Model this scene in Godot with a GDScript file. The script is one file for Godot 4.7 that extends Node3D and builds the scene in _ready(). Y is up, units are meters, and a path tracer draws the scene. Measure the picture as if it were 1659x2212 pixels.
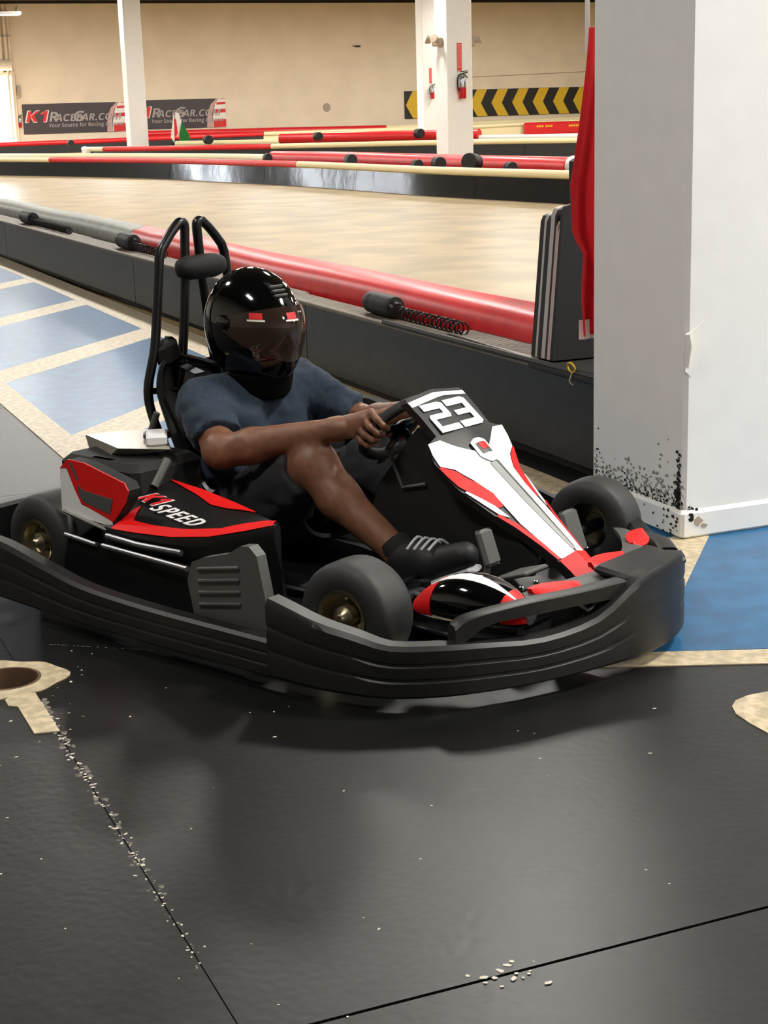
extends Node3D
# An indoor electric go-kart track: a driver in a kart swings round a white pillar in front of the barriers.
# Axes: y up, metres. The building is turned by YAW about y: bw(u, y, v) gives the world place of building coordinates.

const YAW := 22.6
const KART_AT := Vector3(-0.5858, 0.0, -4.829)
const KART_TURN := -41.5

var M := {}
var taken := {}
var rng := RandomNumberGenerator.new()


# ---------------------------------------------------------------- mesh builder
class Mb:
	var v := PackedVector3Array()
	var t := PackedInt32Array()
	var uv := PackedVector2Array()

	# one closed component: points and triangles; turned outside-out by its signed volume
	func part(p: PackedVector3Array, tri: PackedInt32Array) -> void:
		var vol := 0.0
		var c := Vector3.ZERO
		for q in p: c += q
		c /= maxf(1.0, p.size())
		for i in range(0, tri.size(), 3):
			vol += (p[tri[i]] - c).dot((p[tri[i + 1]] - c).cross(p[tri[i + 2]] - c))
		var off := v.size()
		v.append_array(p)
		for i in range(0, tri.size(), 3):
			t.append(off + tri[i])
			if vol >= 0.0:
				t.append(off + tri[i + 1]); t.append(off + tri[i + 2])
			else:
				t.append(off + tri[i + 2]); t.append(off + tri[i + 1])

	# loft through closed loops of equal size, ends capped (or the loft itself closed)
	func loft(loops: Array, ring := false) -> void:
		var n: int = loops[0].size()
		var p := PackedVector3Array()
		var tri := PackedInt32Array()
		for l in loops:
			for q in l: p.append(q)
		var m := loops.size()
		for i in (m if ring else m - 1):
			for j in n:
				var a := i * n + j
				var b := i * n + (j + 1) % n
				var c := ((i + 1) % m) * n + j
				var d := ((i + 1) % m) * n + (j + 1) % n
				tri.append_array([a, b, c, b, d, c])
		if not ring:
			for e in [0, m - 1]:
				var mid := Vector3.ZERO
				for q in loops[e]: mid += q
				p.append(mid / n)
				var k := p.size() - 1
				for j in n:
					var a: int = e * n + j
					var b: int = e * n + (j + 1) % n
					if e == 0: tri.append_array([k, b, a])
					else: tri.append_array([k, a, b])
		part(p, tri)

	func box(at: Vector3, size: Vector3, bev := 0.0, basis := Basis()) -> void:
		var h := size / 2.0
		bev = minf(bev, minf(h.x, minf(h.y, h.z)) * 0.95)
		if bev <= 0.0: bev = 0.0001
		var loops := []
		for k in [[-1.0, 1], [-1.0, 0], [1.0, 0], [1.0, 1]]:
			var y: float = k[0] * (h.y if k[1] else h.y - bev)
			var ix: float = h.x - (bev if k[1] else 0.0)
			var iz: float = h.z - (bev if k[1] else 0.0)
			var l := PackedVector3Array()
			for s in [[1, 1], [-1, 1], [-1, -1], [1, -1]]:
				var cx: float = s[0] * ix
				var cz: float = s[1] * iz
				var bx: float = s[0] * bev
				var bz: float = s[1] * bev
				var first := Vector3(cx, y, cz - bz)
				var second := Vector3(cx - bx, y, cz)
				if s[0] * s[1] > 0:
					l.append(at + basis * first); l.append(at + basis * second)
				else:
					l.append(at + basis * second); l.append(at + basis * first)
			loops.append(l)
		loft(loops)

	# prism: polygon in the x-y plane of xf, from z = 0 to depth
	func prism(poly: PackedVector2Array, depth: float, xf := Transform3D()) -> void:
		var idx := Geometry2D.triangulate_polygon(poly)
		if idx.is_empty(): return
		var n := poly.size()
		var p := PackedVector3Array()
		for z in [0.0, depth]:
			for q in poly: p.append(xf * Vector3(q.x, q.y, z))
		var tri := PackedInt32Array()
		var area := 0.0
		for i in n:
			var q0 := poly[i]
			var q1 := poly[(i + 1) % n]
			area += q0.x * q1.y - q1.x * q0.y
		for i in range(0, idx.size(), 3):
			var a := idx[i]; var b := idx[i + 1]; var c := idx[i + 2]
			if (poly[b] - poly[a]).cross(poly[c] - poly[a]) < 0.0:
				var s := b; b = c; c = s
			tri.append_array([a, c, b, n + a, n + b, n + c])
		for i in n:
			var j := (i + 1) % n
			if area > 0.0: tri.append_array([i, j, n + j, i, n + j, n + i])
			else: tri.append_array([i, n + j, j, i, n + i, n + j])
		part(p, tri)

	func tube(path: PackedVector3Array, r: float, n := 10, closed := false, squash := 1.0) -> void:
		var radii := PackedFloat32Array()
		for i in path.size(): radii.append(r)
		tube_r(path, radii, n, closed, squash)

	func tube_r(path: PackedVector3Array, radii: PackedFloat32Array, n := 10, closed := false, squash := 1.0) -> void:
		var m := path.size()
		var up := Vector3.UP
		var d0 := (path[1] - path[0]).normalized()
		if absf(d0.dot(up)) > 0.9: up = Vector3.RIGHT
		var side := d0.cross(up).normalized()
		var loops := []
		for i in m:
			var d: Vector3
			if closed: d = (path[(i + 1) % m] - path[(i - 1 + m) % m]).normalized()
			elif i == 0: d = d0
			elif i == m - 1: d = (path[i] - path[i - 1]).normalized()
			else: d = ((path[i + 1] - path[i]).normalized() + (path[i] - path[i - 1]).normalized()).normalized()
			side = (side - d * side.dot(d)).normalized()
			var w := side.cross(d)
			var l := PackedVector3Array()
			for k in n:
				var a := TAU * k / n
				l.append(path[i] + (side * cos(a) + w * sin(a) * squash) * radii[i])
			loops.append(l)
		loft(loops, closed)

	# lathe about the y axis of xf; profile = points (radius, height)
	func lathe(profile: PackedVector2Array, n := 24, xf := Transform3D(), ring := false) -> void:
		var loops := []
		for q in profile:
			var l := PackedVector3Array()
			for k in n:
				var a := TAU * k / n
				l.append(xf * Vector3(maxf(q.x, 0.0002) * cos(a), q.y, maxf(q.x, 0.0002) * sin(a)))
			loops.append(l)
		loft(loops, ring)

	# a sheet of given thickness from a grid of points (rows x columns); off = offset along the sheet's own normals
	func sheet(grid: Array, thick: float) -> void:
		var m := grid.size()
		var n: int = grid[0].size()
		var p := PackedVector3Array()
		var low := PackedVector3Array()
		for i in m:
			for j in n:
				var du: Vector3 = grid[mini(i + 1, m - 1)][j] - grid[maxi(i - 1, 0)][j]
				var dv: Vector3 = grid[i][mini(j + 1, n - 1)] - grid[i][maxi(j - 1, 0)]
				var nn := du.cross(dv).normalized()
				p.append(grid[i][j])
				low.append(grid[i][j] - nn * thick)
		var k := p.size()
		p.append_array(low)
		var tri := PackedInt32Array()
		for i in m - 1:
			for j in n - 1:
				var a := i * n + j
				var b := a + 1
				var c := a + n
				var d := c + 1
				tri.append_array([a, c, b, b, c, d, k + a, k + b, k + c, k + b, k + d, k + c])
		var rim := PackedInt32Array()
		for j in n: rim.append(j)
		for i in range(1, m): rim.append(i * n + n - 1)
		for j in range(n - 2, -1, -1): rim.append((m - 1) * n + j)
		for i in range(m - 2, 0, -1): rim.append(i * n)
		for i in rim.size():
			var a := rim[i]
			var b := rim[(i + 1) % rim.size()]
			tri.append_array([a, b, k + a, b, k + b, k + a])
		part(p, tri)

	func commit(angle := 35.0) -> ArrayMesh:
		var lim := cos(deg_to_rad(angle))
		var nf := t.size() / 3
		var fn := PackedVector3Array()
		fn.resize(nf)
		for i in nf:
			fn[i] = (v[t[i * 3 + 1]] - v[t[i * 3]]).cross(v[t[i * 3 + 2]] - v[t[i * 3]])
		var ids := {}
		var weld := PackedInt32Array()
		weld.resize(v.size())
		for i in v.size():
			var q := (v[i] * 20000.0).round()
			var key := Vector3i(q)
			if not ids.has(key): ids[key] = ids.size()
			weld[i] = ids[key]
		var start := PackedInt32Array()
		start.resize(ids.size() + 1)
		for i in t.size(): start[weld[t[i]] + 1] += 1
		for i in ids.size(): start[i + 1] += start[i]
		var fill := start.duplicate()
		var adj := PackedInt32Array()
		adj.resize(t.size())
		for i in t.size():
			var w := weld[t[i]]
			adj[fill[w]] = i / 3
			fill[w] += 1
		var unit := PackedVector3Array()
		unit.resize(nf)
		for i in nf: unit[i] = fn[i].normalized()
		var ov := PackedVector3Array()
		var on := PackedVector3Array()
		ov.resize(t.size()); on.resize(t.size())
		for i in nf:
			for k in 3:
				var src := t[i * 3 + k]
				var dst := i * 3 + (0 if k == 0 else 3 - k)   # Godot's front faces run clockwise
				var s := Vector3.ZERO
				var w := weld[src]
				for a in range(start[w], start[w + 1]):
					if unit[adj[a]].dot(unit[i]) >= lim: s += fn[adj[a]]
				ov[dst] = v[src]
				on[dst] = s.normalized() if s.length_squared() > 0.0 else unit[i]
		var arr := []
		arr.resize(Mesh.ARRAY_MAX)
		arr[Mesh.ARRAY_VERTEX] = ov
		arr[Mesh.ARRAY_NORMAL] = on
		var am := ArrayMesh.new()
		am.add_surface_from_arrays(Mesh.PRIMITIVE_TRIANGLES, arr)
		return am


# ---------------------------------------------------------------- a field of joined limbs, meshed as surface nets
class Field:
	var o: Vector3
	var c: float
	var nx: int
	var ny: int
	var nz: int
	var f := PackedFloat32Array()

	func _init(lo: Vector3, hi: Vector3, cell: float) -> void:
		o = lo; c = cell
		nx = int((hi.x - lo.x) / c) + 2
		ny = int((hi.y - lo.y) / c) + 2
		nz = int((hi.z - lo.z) / c) + 2
		f.resize(nx * ny * nz)
		f.fill(0.08)

	# a bone from a to b with radii; flat = 1 cuts it straight at b, 2 also at a
	func bone(a: Vector3, b: Vector3, ra: float, rb: float, k := 0.03, flat := 0, wide := Vector3.ONE) -> void:
		var pad := maxf(ra, rb) * maxf(wide.x, maxf(wide.y, wide.z)) + 0.05
		var lo := (a.min(b) - Vector3.ONE * pad - o) / c
		var hi := (a.max(b) + Vector3.ONE * pad - o) / c
		var ab := b - a
		var l2 := maxf(ab.length_squared(), 1e-9)
		var dir := ab.normalized()
		for z in range(maxi(0, int(lo.z)), mini(nz, int(hi.z) + 1)):
			for y in range(maxi(0, int(lo.y)), mini(ny, int(hi.y) + 1)):
				for x in range(maxi(0, int(lo.x)), mini(nx, int(hi.x) + 1)):
					var p := o + Vector3(x, y, z) * c
					var t := clampf((p - a).dot(ab) / l2, 0.0, 1.0)
					var e := (p - a - ab * t) / wide
					var d := e.length() - lerpf(ra, rb, t)
					if flat > 0: d = maxf(d, (p - b).dot(dir))
					if flat > 1: d = maxf(d, (a - p).dot(dir))
					var i := (z * ny + y) * nx + x
					var g := f[i]
					var h := maxf(k - absf(d - g), 0.0) / maxf(k, 1e-6)
					f[i] = minf(d, g) - h * h * k * 0.25

	# takes a capsule away
	func carve(a: Vector3, b: Vector3, r: float, k := 0.01, wide := Vector3.ONE) -> void:
		var pad := r * maxf(wide.x, maxf(wide.y, wide.z)) + 0.03
		var lo := (a.min(b) - Vector3.ONE * pad - o) / c
		var hi := (a.max(b) + Vector3.ONE * pad - o) / c
		var ab := b - a
		var l2 := maxf(ab.length_squared(), 1e-9)
		for z in range(maxi(0, int(lo.z)), mini(nz, int(hi.z) + 1)):
			for y in range(maxi(0, int(lo.y)), mini(ny, int(hi.y) + 1)):
				for x in range(maxi(0, int(lo.x)), mini(nx, int(hi.x) + 1)):
					var p := o + Vector3(x, y, z) * c
					var t := clampf((p - a).dot(ab) / l2, 0.0, 1.0)
					var d := -(((p - a - ab * t) / wide).length() - r)
					var i := (z * ny + y) * nx + x
					var g := f[i]
					var h := maxf(k - absf(d - g), 0.0) / k
					f[i] = maxf(d, g) + h * h * k * 0.25

	func rumple(noise: FastNoiseLite, depth: float) -> void:
		for i in f.size():
			if absf(f[i]) < 0.04:
				var x := i % nx
				var y := (i / nx) % ny
				var z := i / (nx * ny)
				f[i] += noise.get_noise_3d(x * c * 100.0, y * c * 100.0, z * c * 100.0) * depth

	func mesh_into(mb: Mb) -> void:
		var ids := PackedInt32Array()
		ids.resize(f.size())
		ids.fill(-1)
		var p := PackedVector3Array()
		var sx := 1
		var sy := nx
		var sz := nx * ny
		var off := [0, sx, sy, sx + sy, sz, sx + sz, sy + sz, sx + sy + sz]
		var edges := [[0, 1], [2, 3], [4, 5], [6, 7], [0, 2], [1, 3], [4, 6], [5, 7], [0, 4], [1, 5], [2, 6], [3, 7]]
		var pos := [Vector3(0, 0, 0), Vector3(1, 0, 0), Vector3(0, 1, 0), Vector3(1, 1, 0), Vector3(0, 0, 1), Vector3(1, 0, 1), Vector3(0, 1, 1), Vector3(1, 1, 1)]
		for z in nz - 1:
			for y in ny - 1:
				for x in nx - 1:
					var i := z * sz + y * sy + x
					if absf(f[i]) > 0.06: continue
					var neg := 0
					for k in 8:
						if f[i + off[k]] < 0.0: neg += 1
					if neg == 0 or neg == 8: continue
					var s := Vector3.ZERO
					var n := 0
					for e in edges:
						var a := f[i + off[e[0]]]
						var b := f[i + off[e[1]]]
						if (a < 0.0) != (b < 0.0):
							s += (pos[e[0]] as Vector3).lerp(pos[e[1]], a / (a - b))
							n += 1
					ids[i] = p.size()
					p.append(o + (Vector3(x, y, z) + s / n) * c)
		var tri := PackedInt32Array()
		for z in range(1, nz - 1):
			for y in range(1, ny - 1):
				for x in range(1, nx - 1):
					var i := z * sz + y * sy + x
					if absf(f[i]) > 0.06: continue
					var a := f[i] < 0.0
					if a != (f[i + sx] < 0.0): quad(tri, ids, i - sy - sz, i - sz, i, i - sy, a)
					if a != (f[i + sy] < 0.0): quad(tri, ids, i - sx - sz, i - sx, i, i - sz, a)
					if a != (f[i + sz] < 0.0): quad(tri, ids, i - sx - sy, i - sy, i, i - sx, a)
		mb.part(p, tri)

	func quad(tri: PackedInt32Array, ids: PackedInt32Array, a: int, b: int, c2: int, d: int, flip: bool) -> void:
		var q := [ids[a], ids[b], ids[c2], ids[d]]
		if q.min() < 0: return
		if flip: tri.append_array([q[0], q[1], q[2], q[0], q[2], q[3]])
		else: tri.append_array([q[0], q[2], q[1], q[0], q[3], q[2]])


# ---------------------------------------------------------------- helpers for the scene tree
func numbered(called: String) -> String:
	if not taken.has(called):
		taken[called] = 0
		return called
	taken[called] += 1
	return "%s_%03d" % [called, taken[called]]

func tag(o: Node3D, label := "", category := "", group := "", kind := "") -> Node3D:
	if label: o.set_meta("label", label)
	if category: o.set_meta("category", category)
	if group: o.set_meta("group", group)
	if kind: o.set_meta("kind", kind)
	return o

func thing(called: String, label: String, category: String, at := Vector3.ZERO, turn := 0.0, group := "") -> Node3D:
	var o := Node3D.new()
	o.name = numbered(called)
	add_child(o)
	o.position = at
	o.rotation_degrees.y = turn
	return tag(o, label, category, group)

func structure(called: String, label := "", category := "") -> Node3D:
	var o := Node3D.new()
	o.name = called
	add_child(o)
	return tag(o, label, category, "", "structure")

func obj(called: String, mb: Mb, m: Material, parent: Node3D, angle := 35.0) -> MeshInstance3D:
	return put(called, mb.commit(angle), m, parent)

func put(called: String, mesh: Mesh, m: Material, parent: Node3D) -> MeshInstance3D:
	var o := MeshInstance3D.new()
	o.name = called if parent != self else numbered(called)
	o.mesh = mesh
	o.material_override = m
	parent.add_child(o, true)
	return o

func bw(u: float, y: float, v: float) -> Vector3:
	var a := deg_to_rad(YAW)
	return Vector3(u * cos(a) + v * sin(a), y, -u * sin(a) + v * cos(a))

func bbasis() -> Basis:
	return Basis(Vector3.UP, deg_to_rad(YAW))

func bxf(u: float, y: float, v: float) -> Transform3D:
	return Transform3D(bbasis(), bw(u, y, v))

func pts(a: Array) -> PackedVector3Array:
	return PackedVector3Array(a)

# smooth curve through points
func curve(points: Array, per := 6, closed := false) -> PackedVector3Array:
	var out := PackedVector3Array()
	var n := points.size()
	for i in (n if closed else n - 1):
		var p0: Vector3 = points[(i - 1 + n) % n] if closed or i > 0 else points[i]
		var p1: Vector3 = points[i]
		var p2: Vector3 = points[(i + 1) % n]
		var p3: Vector3 = points[(i + 2) % n] if closed or i + 2 < n else points[(i + 1) % n]
		for k in per:
			out.append(p1.cubic_interpolate(p2, p0, p3, float(k) / per))
	if not closed: out.append(points[n - 1])
	return out

# lettering as a thin solid: cap height, placed by xf with its middle at the origin of xf; lean shears it
func letters(called: String, text: String, height: float, m: Material, parent: Node3D, xf: Transform3D, lean := 0.0, wide := 1.0, bold := true, depth := 0.004, left := false) -> MeshInstance3D:
	var tm := TextMesh.new()
	var font := SystemFont.new()
	font.font_names = PackedStringArray(["Droid Sans"])
	font.font_weight = 700 if bold else 400
	tm.font = font
	tm.font_size = 64
	tm.pixel_size = height / 46.0
	tm.depth = depth
	tm.curve_step = 1.0
	tm.text = text
	if left: tm.horizontal_alignment = HORIZONTAL_ALIGNMENT_LEFT
	var o := put(called, tm, m, parent)
	var sh := Basis(Vector3(wide, 0, 0), Vector3(lean, 1, 0), Vector3(0, 0, 1))
	o.transform = xf * Transform3D(sh, Vector3.ZERO)
	return o

func noise(freq: float, kind := FastNoiseLite.TYPE_SIMPLEX_SMOOTH, octaves := 4, sd := 1) -> FastNoiseLite:
	var n := FastNoiseLite.new()
	n.noise_type = kind
	n.frequency = freq
	n.seed = sd
	n.fractal_octaves = octaves
	return n

func noise_tex(freq: float, lo: Color, hi: Color, size := 512, sd := 1, octaves := 5, a := 0.25, b := 0.75) -> NoiseTexture2D:
	var t := NoiseTexture2D.new()
	t.width = size; t.height = size
	t.seamless = true
	t.noise = noise(freq, FastNoiseLite.TYPE_SIMPLEX_SMOOTH, octaves, sd)
	var g := Gradient.new()
	g.set_color(0, lo); g.set_color(1, hi)
	g.set_offset(0, a); g.set_offset(1, b)
	t.color_ramp = g
	return t

func mat(called: String, col: Color, rough := 0.6, metal := 0.0, spec := 0.5) -> StandardMaterial3D:
	var m := StandardMaterial3D.new()
	m.resource_name = called
	m.albedo_color = col
	m.roughness = rough
	m.metallic = metal
	m.metallic_specular = spec
	M[called] = m
	return m

func patchy(m: StandardMaterial3D, scale: float, lo: float, freq := 0.02, sd := 1, octaves := 5) -> StandardMaterial3D:
	m.albedo_texture = noise_tex(freq, Color(lo, lo, lo), Color.WHITE, 512, sd, octaves)
	m.uv1_triplanar = true
	m.uv1_world_triplanar = true
	m.uv1_scale = Vector3.ONE * scale
	return m

func grainy(m: StandardMaterial3D, scale: float, depth: float, freq := 0.05, sd := 3) -> StandardMaterial3D:
	m.heightmap_enabled = true
	m.heightmap_texture = noise_tex(freq, Color.BLACK, Color.WHITE, 512, sd, 4, 0.2, 0.8)
	m.heightmap_scale = depth
	m.uv1_triplanar = true
	m.uv1_world_triplanar = true
	m.uv1_scale = Vector3.ONE * scale
	return m


# ---------------------------------------------------------------- scene
func _ready() -> void:
	rng.seed = 23
	# camera
	var cam := Camera3D.new()
	cam.name = "camera"
	var p := deg_to_rad(14.13)
	var roll := 0.030
	var fw := Vector3(0, -sin(p), -cos(p))
	var up0 := Vector3(0, cos(p), -sin(p))
	var right := Vector3.RIGHT * cos(roll) - up0 * sin(roll)
	var up := up0 * cos(roll) + Vector3.RIGHT * sin(roll)
	cam.transform = Transform3D(Basis(right, up, -fw), Vector3(0, 1.3, 0))
	cam.fov = 35.64
	cam.near = 0.05
	cam.far = 300.0
	add_child(cam)
	# sky: plain overcast daylight, seen only through the open loading door
	var env := Environment.new()
	var sky := Sky.new()
	var sm := ProceduralSkyMaterial.new()
	sm.sky_top_color = Color(0.78, 0.86, 0.96)
	sm.sky_horizon_color = Color(0.95, 0.97, 1.0)
	sm.ground_bottom_color = Color(0.5, 0.5, 0.5)
	sm.ground_horizon_color = Color(0.8, 0.82, 0.85)
	sm.sky_energy_multiplier = 6.0
	sm.ground_energy_multiplier = 4.0
	sky.sky_material = sm
	env.background_mode = Environment.BG_SKY
	env.sky = sky
	env.tonemap_mode = Environment.TONE_MAPPER_LINEAR
	env.tonemap_exposure = 1.0
	env.sdfgi_enabled = true
	env.ssao_enabled = true
	env.ssil_enabled = true
	var we := WorldEnvironment.new()
	we.name = "world_environment"
	we.environment = env
	add_child(we)
	materials()
	lamps()
	floor_and_paint()
	shell()
	pillars()
	barriers()
	wall_things()
	track_side_things()
	kart()
	driver()


const LAMP_POWER := 27.0

# the high-bay fluorescent lamps hang in rows along the building
func lamps() -> void:
	var first: Node3D = null
	for i in 7:
		for j in 11:
			var u := -1.9 + 7.0 * i
			var v := 4.4 - 6.8 * j
			if j == 10 or (i > 3 and j < i - 1): continue
			if i == 0 and (j < 1 or j == 3): continue          # none over the pit side left of the camera
			var f: Node3D
			if first == null:
				first = lamp_fixture()
				f = first
			else:
				f = first.duplicate()
				f.name = numbered("ceiling_lamp")
				add_child(f)
			(f.get_node("light") as AreaLight3D).light_energy = LAMP_POWER * (1.8 if j < 2 and i > 0 else 0.75 if i == 0 and j < 3 else 1.0)
			f.transform = bxf(u, 5.45 if j < 9 else 5.95, v)
			f.set_meta("label", "white fluorescent high-bay lamp in the rows under the dark ceiling")
			f.set_meta("group", "high-bay lamps under the ceiling")
	for i in 6:  # extra row of lamps, added out of view to brighten the far wall
		var f: Node3D = first.duplicate()
		f.name = numbered("ceiling_lamp")
		add_child(f)
		f.transform = bxf(1.3 + 7.0 * i, 5.92, -60.5)
		(f.get_node("light") as AreaLight3D).light_energy = LAMP_POWER * 1.9
		f.set_meta("label", "added unseen high-bay lamp close under the ceiling that brightens the far wall")
		f.set_meta("group", "added unseen lamps brightening the far wall")
	var low: Node3D = first.duplicate()
	low.name = numbered("ceiling_lamp")
	add_child(low)
	low.transform = Transform3D(Basis(Vector3.UP, deg_to_rad(YAW + 90)), Vector3(-12.55, 4.85, -57.0))
	low.remove_meta("group")
	low.set_meta("label", "white high-bay lamp on a wire hanger at the top left corner of the picture")

func lamp_fixture() -> Node3D:
	var t := thing("ceiling_lamp", "white fluorescent high-bay lamp", "lamp")
	var h := Mb.new()
	h.box(Vector3(0, 0.075, 0), Vector3(0.62, 0.05, 1.24), 0.01)
	for s in [-1, 1]:
		h.box(Vector3(s * 0.30, 0.03, 0), Vector3(0.012, 0.07, 1.24), 0.002)
		h.box(Vector3(0, 0.03, s * 0.614), Vector3(0.60, 0.07, 0.012), 0.002)
	obj("housing", h, M.lamp_white, t)
	for k in 4:
		var b := Mb.new()
		b.tube(pts([Vector3(-0.21 + 0.14 * k, 0.025, -0.58), Vector3(-0.21 + 0.14 * k, 0.025, 0.58)]), 0.026, 8)
		obj("tube_bulb", b, M.lamp_glow, t)
	for s in [-1, 1]:
		var w := Mb.new()
		w.tube(pts([Vector3(-0.22, 0.30, s * 0.5), Vector3(0, 0.1, s * 0.5)]), 0.012, 5)
		w.tube(pts([Vector3(0.22, 0.30, s * 0.5), Vector3(0, 0.1, s * 0.5)]), 0.012, 5)
		obj("hanger", w, M.dark_steel, t)
	var a := AreaLight3D.new()
	a.name = "light"
	a.area_size = Vector2(0.58, 1.18)
	a.light_energy = LAMP_POWER
	a.light_color = Color(1.0, 0.985, 0.955)
	a.shadow_enabled = true
	a.set("area_range", 120.0)
	a.position = Vector3(0, -0.015, 0)
	a.rotation_degrees.x = -90
	t.add_child(a)
	return t


func materials() -> void:
	var m: StandardMaterial3D
	m = mat("lamp_white", Color(0.9, 0.9, 0.9), 0.5)
	m = mat("lamp_glow", Color(1, 1, 1), 0.4)
	m.emission_enabled = true
	m.emission = Color(1.0, 0.98, 0.95)
	m.emission_energy_multiplier = 6.0
	m = mat("dark_steel", Color(0.12, 0.12, 0.12), 0.5, 0.6)
	m = patchy(mat("wall_paint", Color(0.93, 0.865, 0.765), 0.75), 0.11, 0.96, 0.012, 5)
	m = patchy(mat("pillar_paint", Color(0.93, 0.925, 0.91), 0.6), 0.6, 0.985, 0.02, 6)
	m = patchy(mat("ceiling_deck", Color(0.35, 0.30, 0.25), 0.9), 0.2, 0.8)
	m = mat("shell_paint", Color(0.72, 0.70, 0.66), 0.8)
	# floor: sealed concrete with a satin coat; worn patches change its gloss
	m = mat("dark_floor", Color(0.05, 0.05, 0.052), 0.40, 0.0, 0.5)
	grainy(m, 0.55, 0.03, 0.12, 12)
	patchy(m, 0.55, 0.72, 0.02, 11, 6)
	m = grainy(mat("tan_floor", Color(0.68, 0.59, 0.425), 0.42), 0.3, 0.02)
	patchy(m, 0.16, 0.86, 0.012, 14)
	m = mat("blue_paint", Color(0.15, 0.385, 0.56), 0.29, 0.0, 0.36)
	patchy(m, 0.8, 0.86, 0.02, 15)
	m = mat("cream_paint", Color(0.79, 0.725, 0.60), 0.4)
	patchy(m, 1.6, 0.82, 0.03, 17, 6)
	mat("bare_concrete", Color(0.42, 0.40, 0.37), 0.9)
	mat("rusty_steel", Color(0.36, 0.27, 0.19), 0.8, 0.2)
	mat("chip_white", Color(0.75, 0.73, 0.68), 0.7)
	# barriers
	m = mat("belt_black", Color(0.14, 0.145, 0.15), 0.45)
	patchy(m, 0.9, 0.7, 0.02, 18)
	m = mat("belt_gloss", Color(0.085, 0.085, 0.09), 0.15, 0.0, 0.33)
	grainy(m, 0.5, 0.22, 0.006, 19)      # the belt is not flat: it bulges between its fixings
	patchy(m, 0.5, 0.8, 0.02, 19)
	mat("black_plain", Color(0.06, 0.06, 0.06), 0.55)
	m = mat("board_tan", Color(0.43, 0.39, 0.33), 0.55)
	patchy(m, 1.0, 0.8, 0.02, 20)
	m = mat("pad_red", Color(0.88, 0.125, 0.15), 0.35)
	patchy(m, 0.7, 0.88, 0.02, 21)
	m = mat("pad_cream", Color(0.90, 0.84, 0.66), 0.4)
	m = mat("pad_grey", Color(0.56, 0.57, 0.52), 0.45)
	patchy(m, 0.8, 0.85, 0.02, 22)
	mat("pad_white", Color(0.93, 0.92, 0.88), 0.4)
	mat("cap_black", Color(0.075, 0.075, 0.073), 0.55)
	mat("spring_steel", Color(0.16, 0.15, 0.15), 0.35, 0.7)
	m = mat("tread_plate", Color(0.52, 0.51, 0.48), 0.42, 0.5)
	mat("yellow", Color(0.86, 0.70, 0.13), 0.5)
	mat("sign_black", Color(0.09, 0.08, 0.085), 0.5)
	mat("sign_red", Color(0.82, 0.14, 0.14), 0.5)
	mat("sign_pink", Color(0.88, 0.52, 0.48), 0.5)
	mat("sign_white", Color(0.92, 0.90, 0.86), 0.5)
	mat("banner_dark", Color(0.24, 0.21, 0.22), 0.45)
	mat("banner_silver", Color(0.63, 0.60, 0.58), 0.45)
	mat("extinguisher_red", Color(0.68, 0.09, 0.11), 0.25)
	mat("chrome", Color(0.8, 0.8, 0.8), 0.2, 1.0)
	mat("bracket_grey", Color(0.66, 0.60, 0.52), 0.5)
	m = mat("flag_red", Color(0.88, 0.11, 0.16), 0.8)
	m.backlight_enabled = true
	m.backlight = Color(0.25, 0.25, 0.25)
	m = mat("flag_green", Color(0.06, 0.42, 0.16), 0.8)
	m = mat("flag_white", Color(0.9, 0.88, 0.85), 0.8)
	mat("sheet_grey", Color(0.72, 0.69, 0.67), 0.6)
	mat("sheet_pink", Color(0.78, 0.63, 0.59), 0.6)
	mat("dark_wood", Color(0.11, 0.10, 0.095), 0.6)
	mat("orange", Color(0.75, 0.38, 0.18), 0.5)
	mat("dirt_black", Color(0.10, 0.09, 0.07), 0.9)
	mat("smudge_grey", Color(0.58, 0.56, 0.52), 0.8)
	mat("filler", Color(0.93, 0.915, 0.885), 0.7)
	# kart and driver
	mat("kart_black", Color(0.065, 0.065, 0.067), 0.36)
	m = mat("bumper_black", Color(0.075, 0.075, 0.076), 0.45)
	patchy(m, 2.5, 0.72, 0.03, 31)
	mat("kart_grey", Color(0.29, 0.29, 0.285), 0.5)
	mat("kart_red", Color(0.82, 0.085, 0.085), 0.48, 0.0, 0.35)
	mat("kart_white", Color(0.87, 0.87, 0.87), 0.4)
	mat("kart_silver", Color(0.47, 0.47, 0.47), 0.45, 0.2)
	mat("cover_beige", Color(0.66, 0.64, 0.58), 0.3, 0.3)
	mat("rubber", Color(0.15, 0.15, 0.148), 0.6)
	mat("rim_metal", Color(0.66, 0.62, 0.50), 0.3, 0.9)
	mat("tube_metal", Color(0.42, 0.42, 0.43), 0.36, 0.9)
	mat("frame_black", Color(0.05, 0.05, 0.055), 0.3)
	mat("black_fabric", Color(0.02, 0.02, 0.02), 0.95, 0.0, 0.2)
	mat("foam_black", Color(0.05, 0.05, 0.05), 0.75)
	m = mat("helmet_black", Color(0.02, 0.02, 0.022), 0.08)
	m.clearcoat_enabled = true
	m.clearcoat = 0.6
	m.clearcoat_roughness = 0.05
	m = mat("visor", Color(0.20, 0.155, 0.13, 0.82), 0.06)
	m.transparency = BaseMaterial3D.TRANSPARENCY_ALPHA
	m = mat("skin", Color(0.50, 0.335, 0.245), 0.5)
	patchy(m, 3.0, 0.86, 0.02, 33)
	m.subsurf_scatter_enabled = true
	m.subsurf_scatter_strength = 0.08
	m = mat("shirt", Color(0.125, 0.185, 0.255), 0.85)
	patchy(m, 4.0, 0.82, 0.03, 34)
	m.rim_enabled = true
	m.rim = 0.3
	m = mat("shorts", Color(0.15, 0.15, 0.165), 0.85)
	patchy(m, 4.0, 0.8, 0.03, 35)
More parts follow.
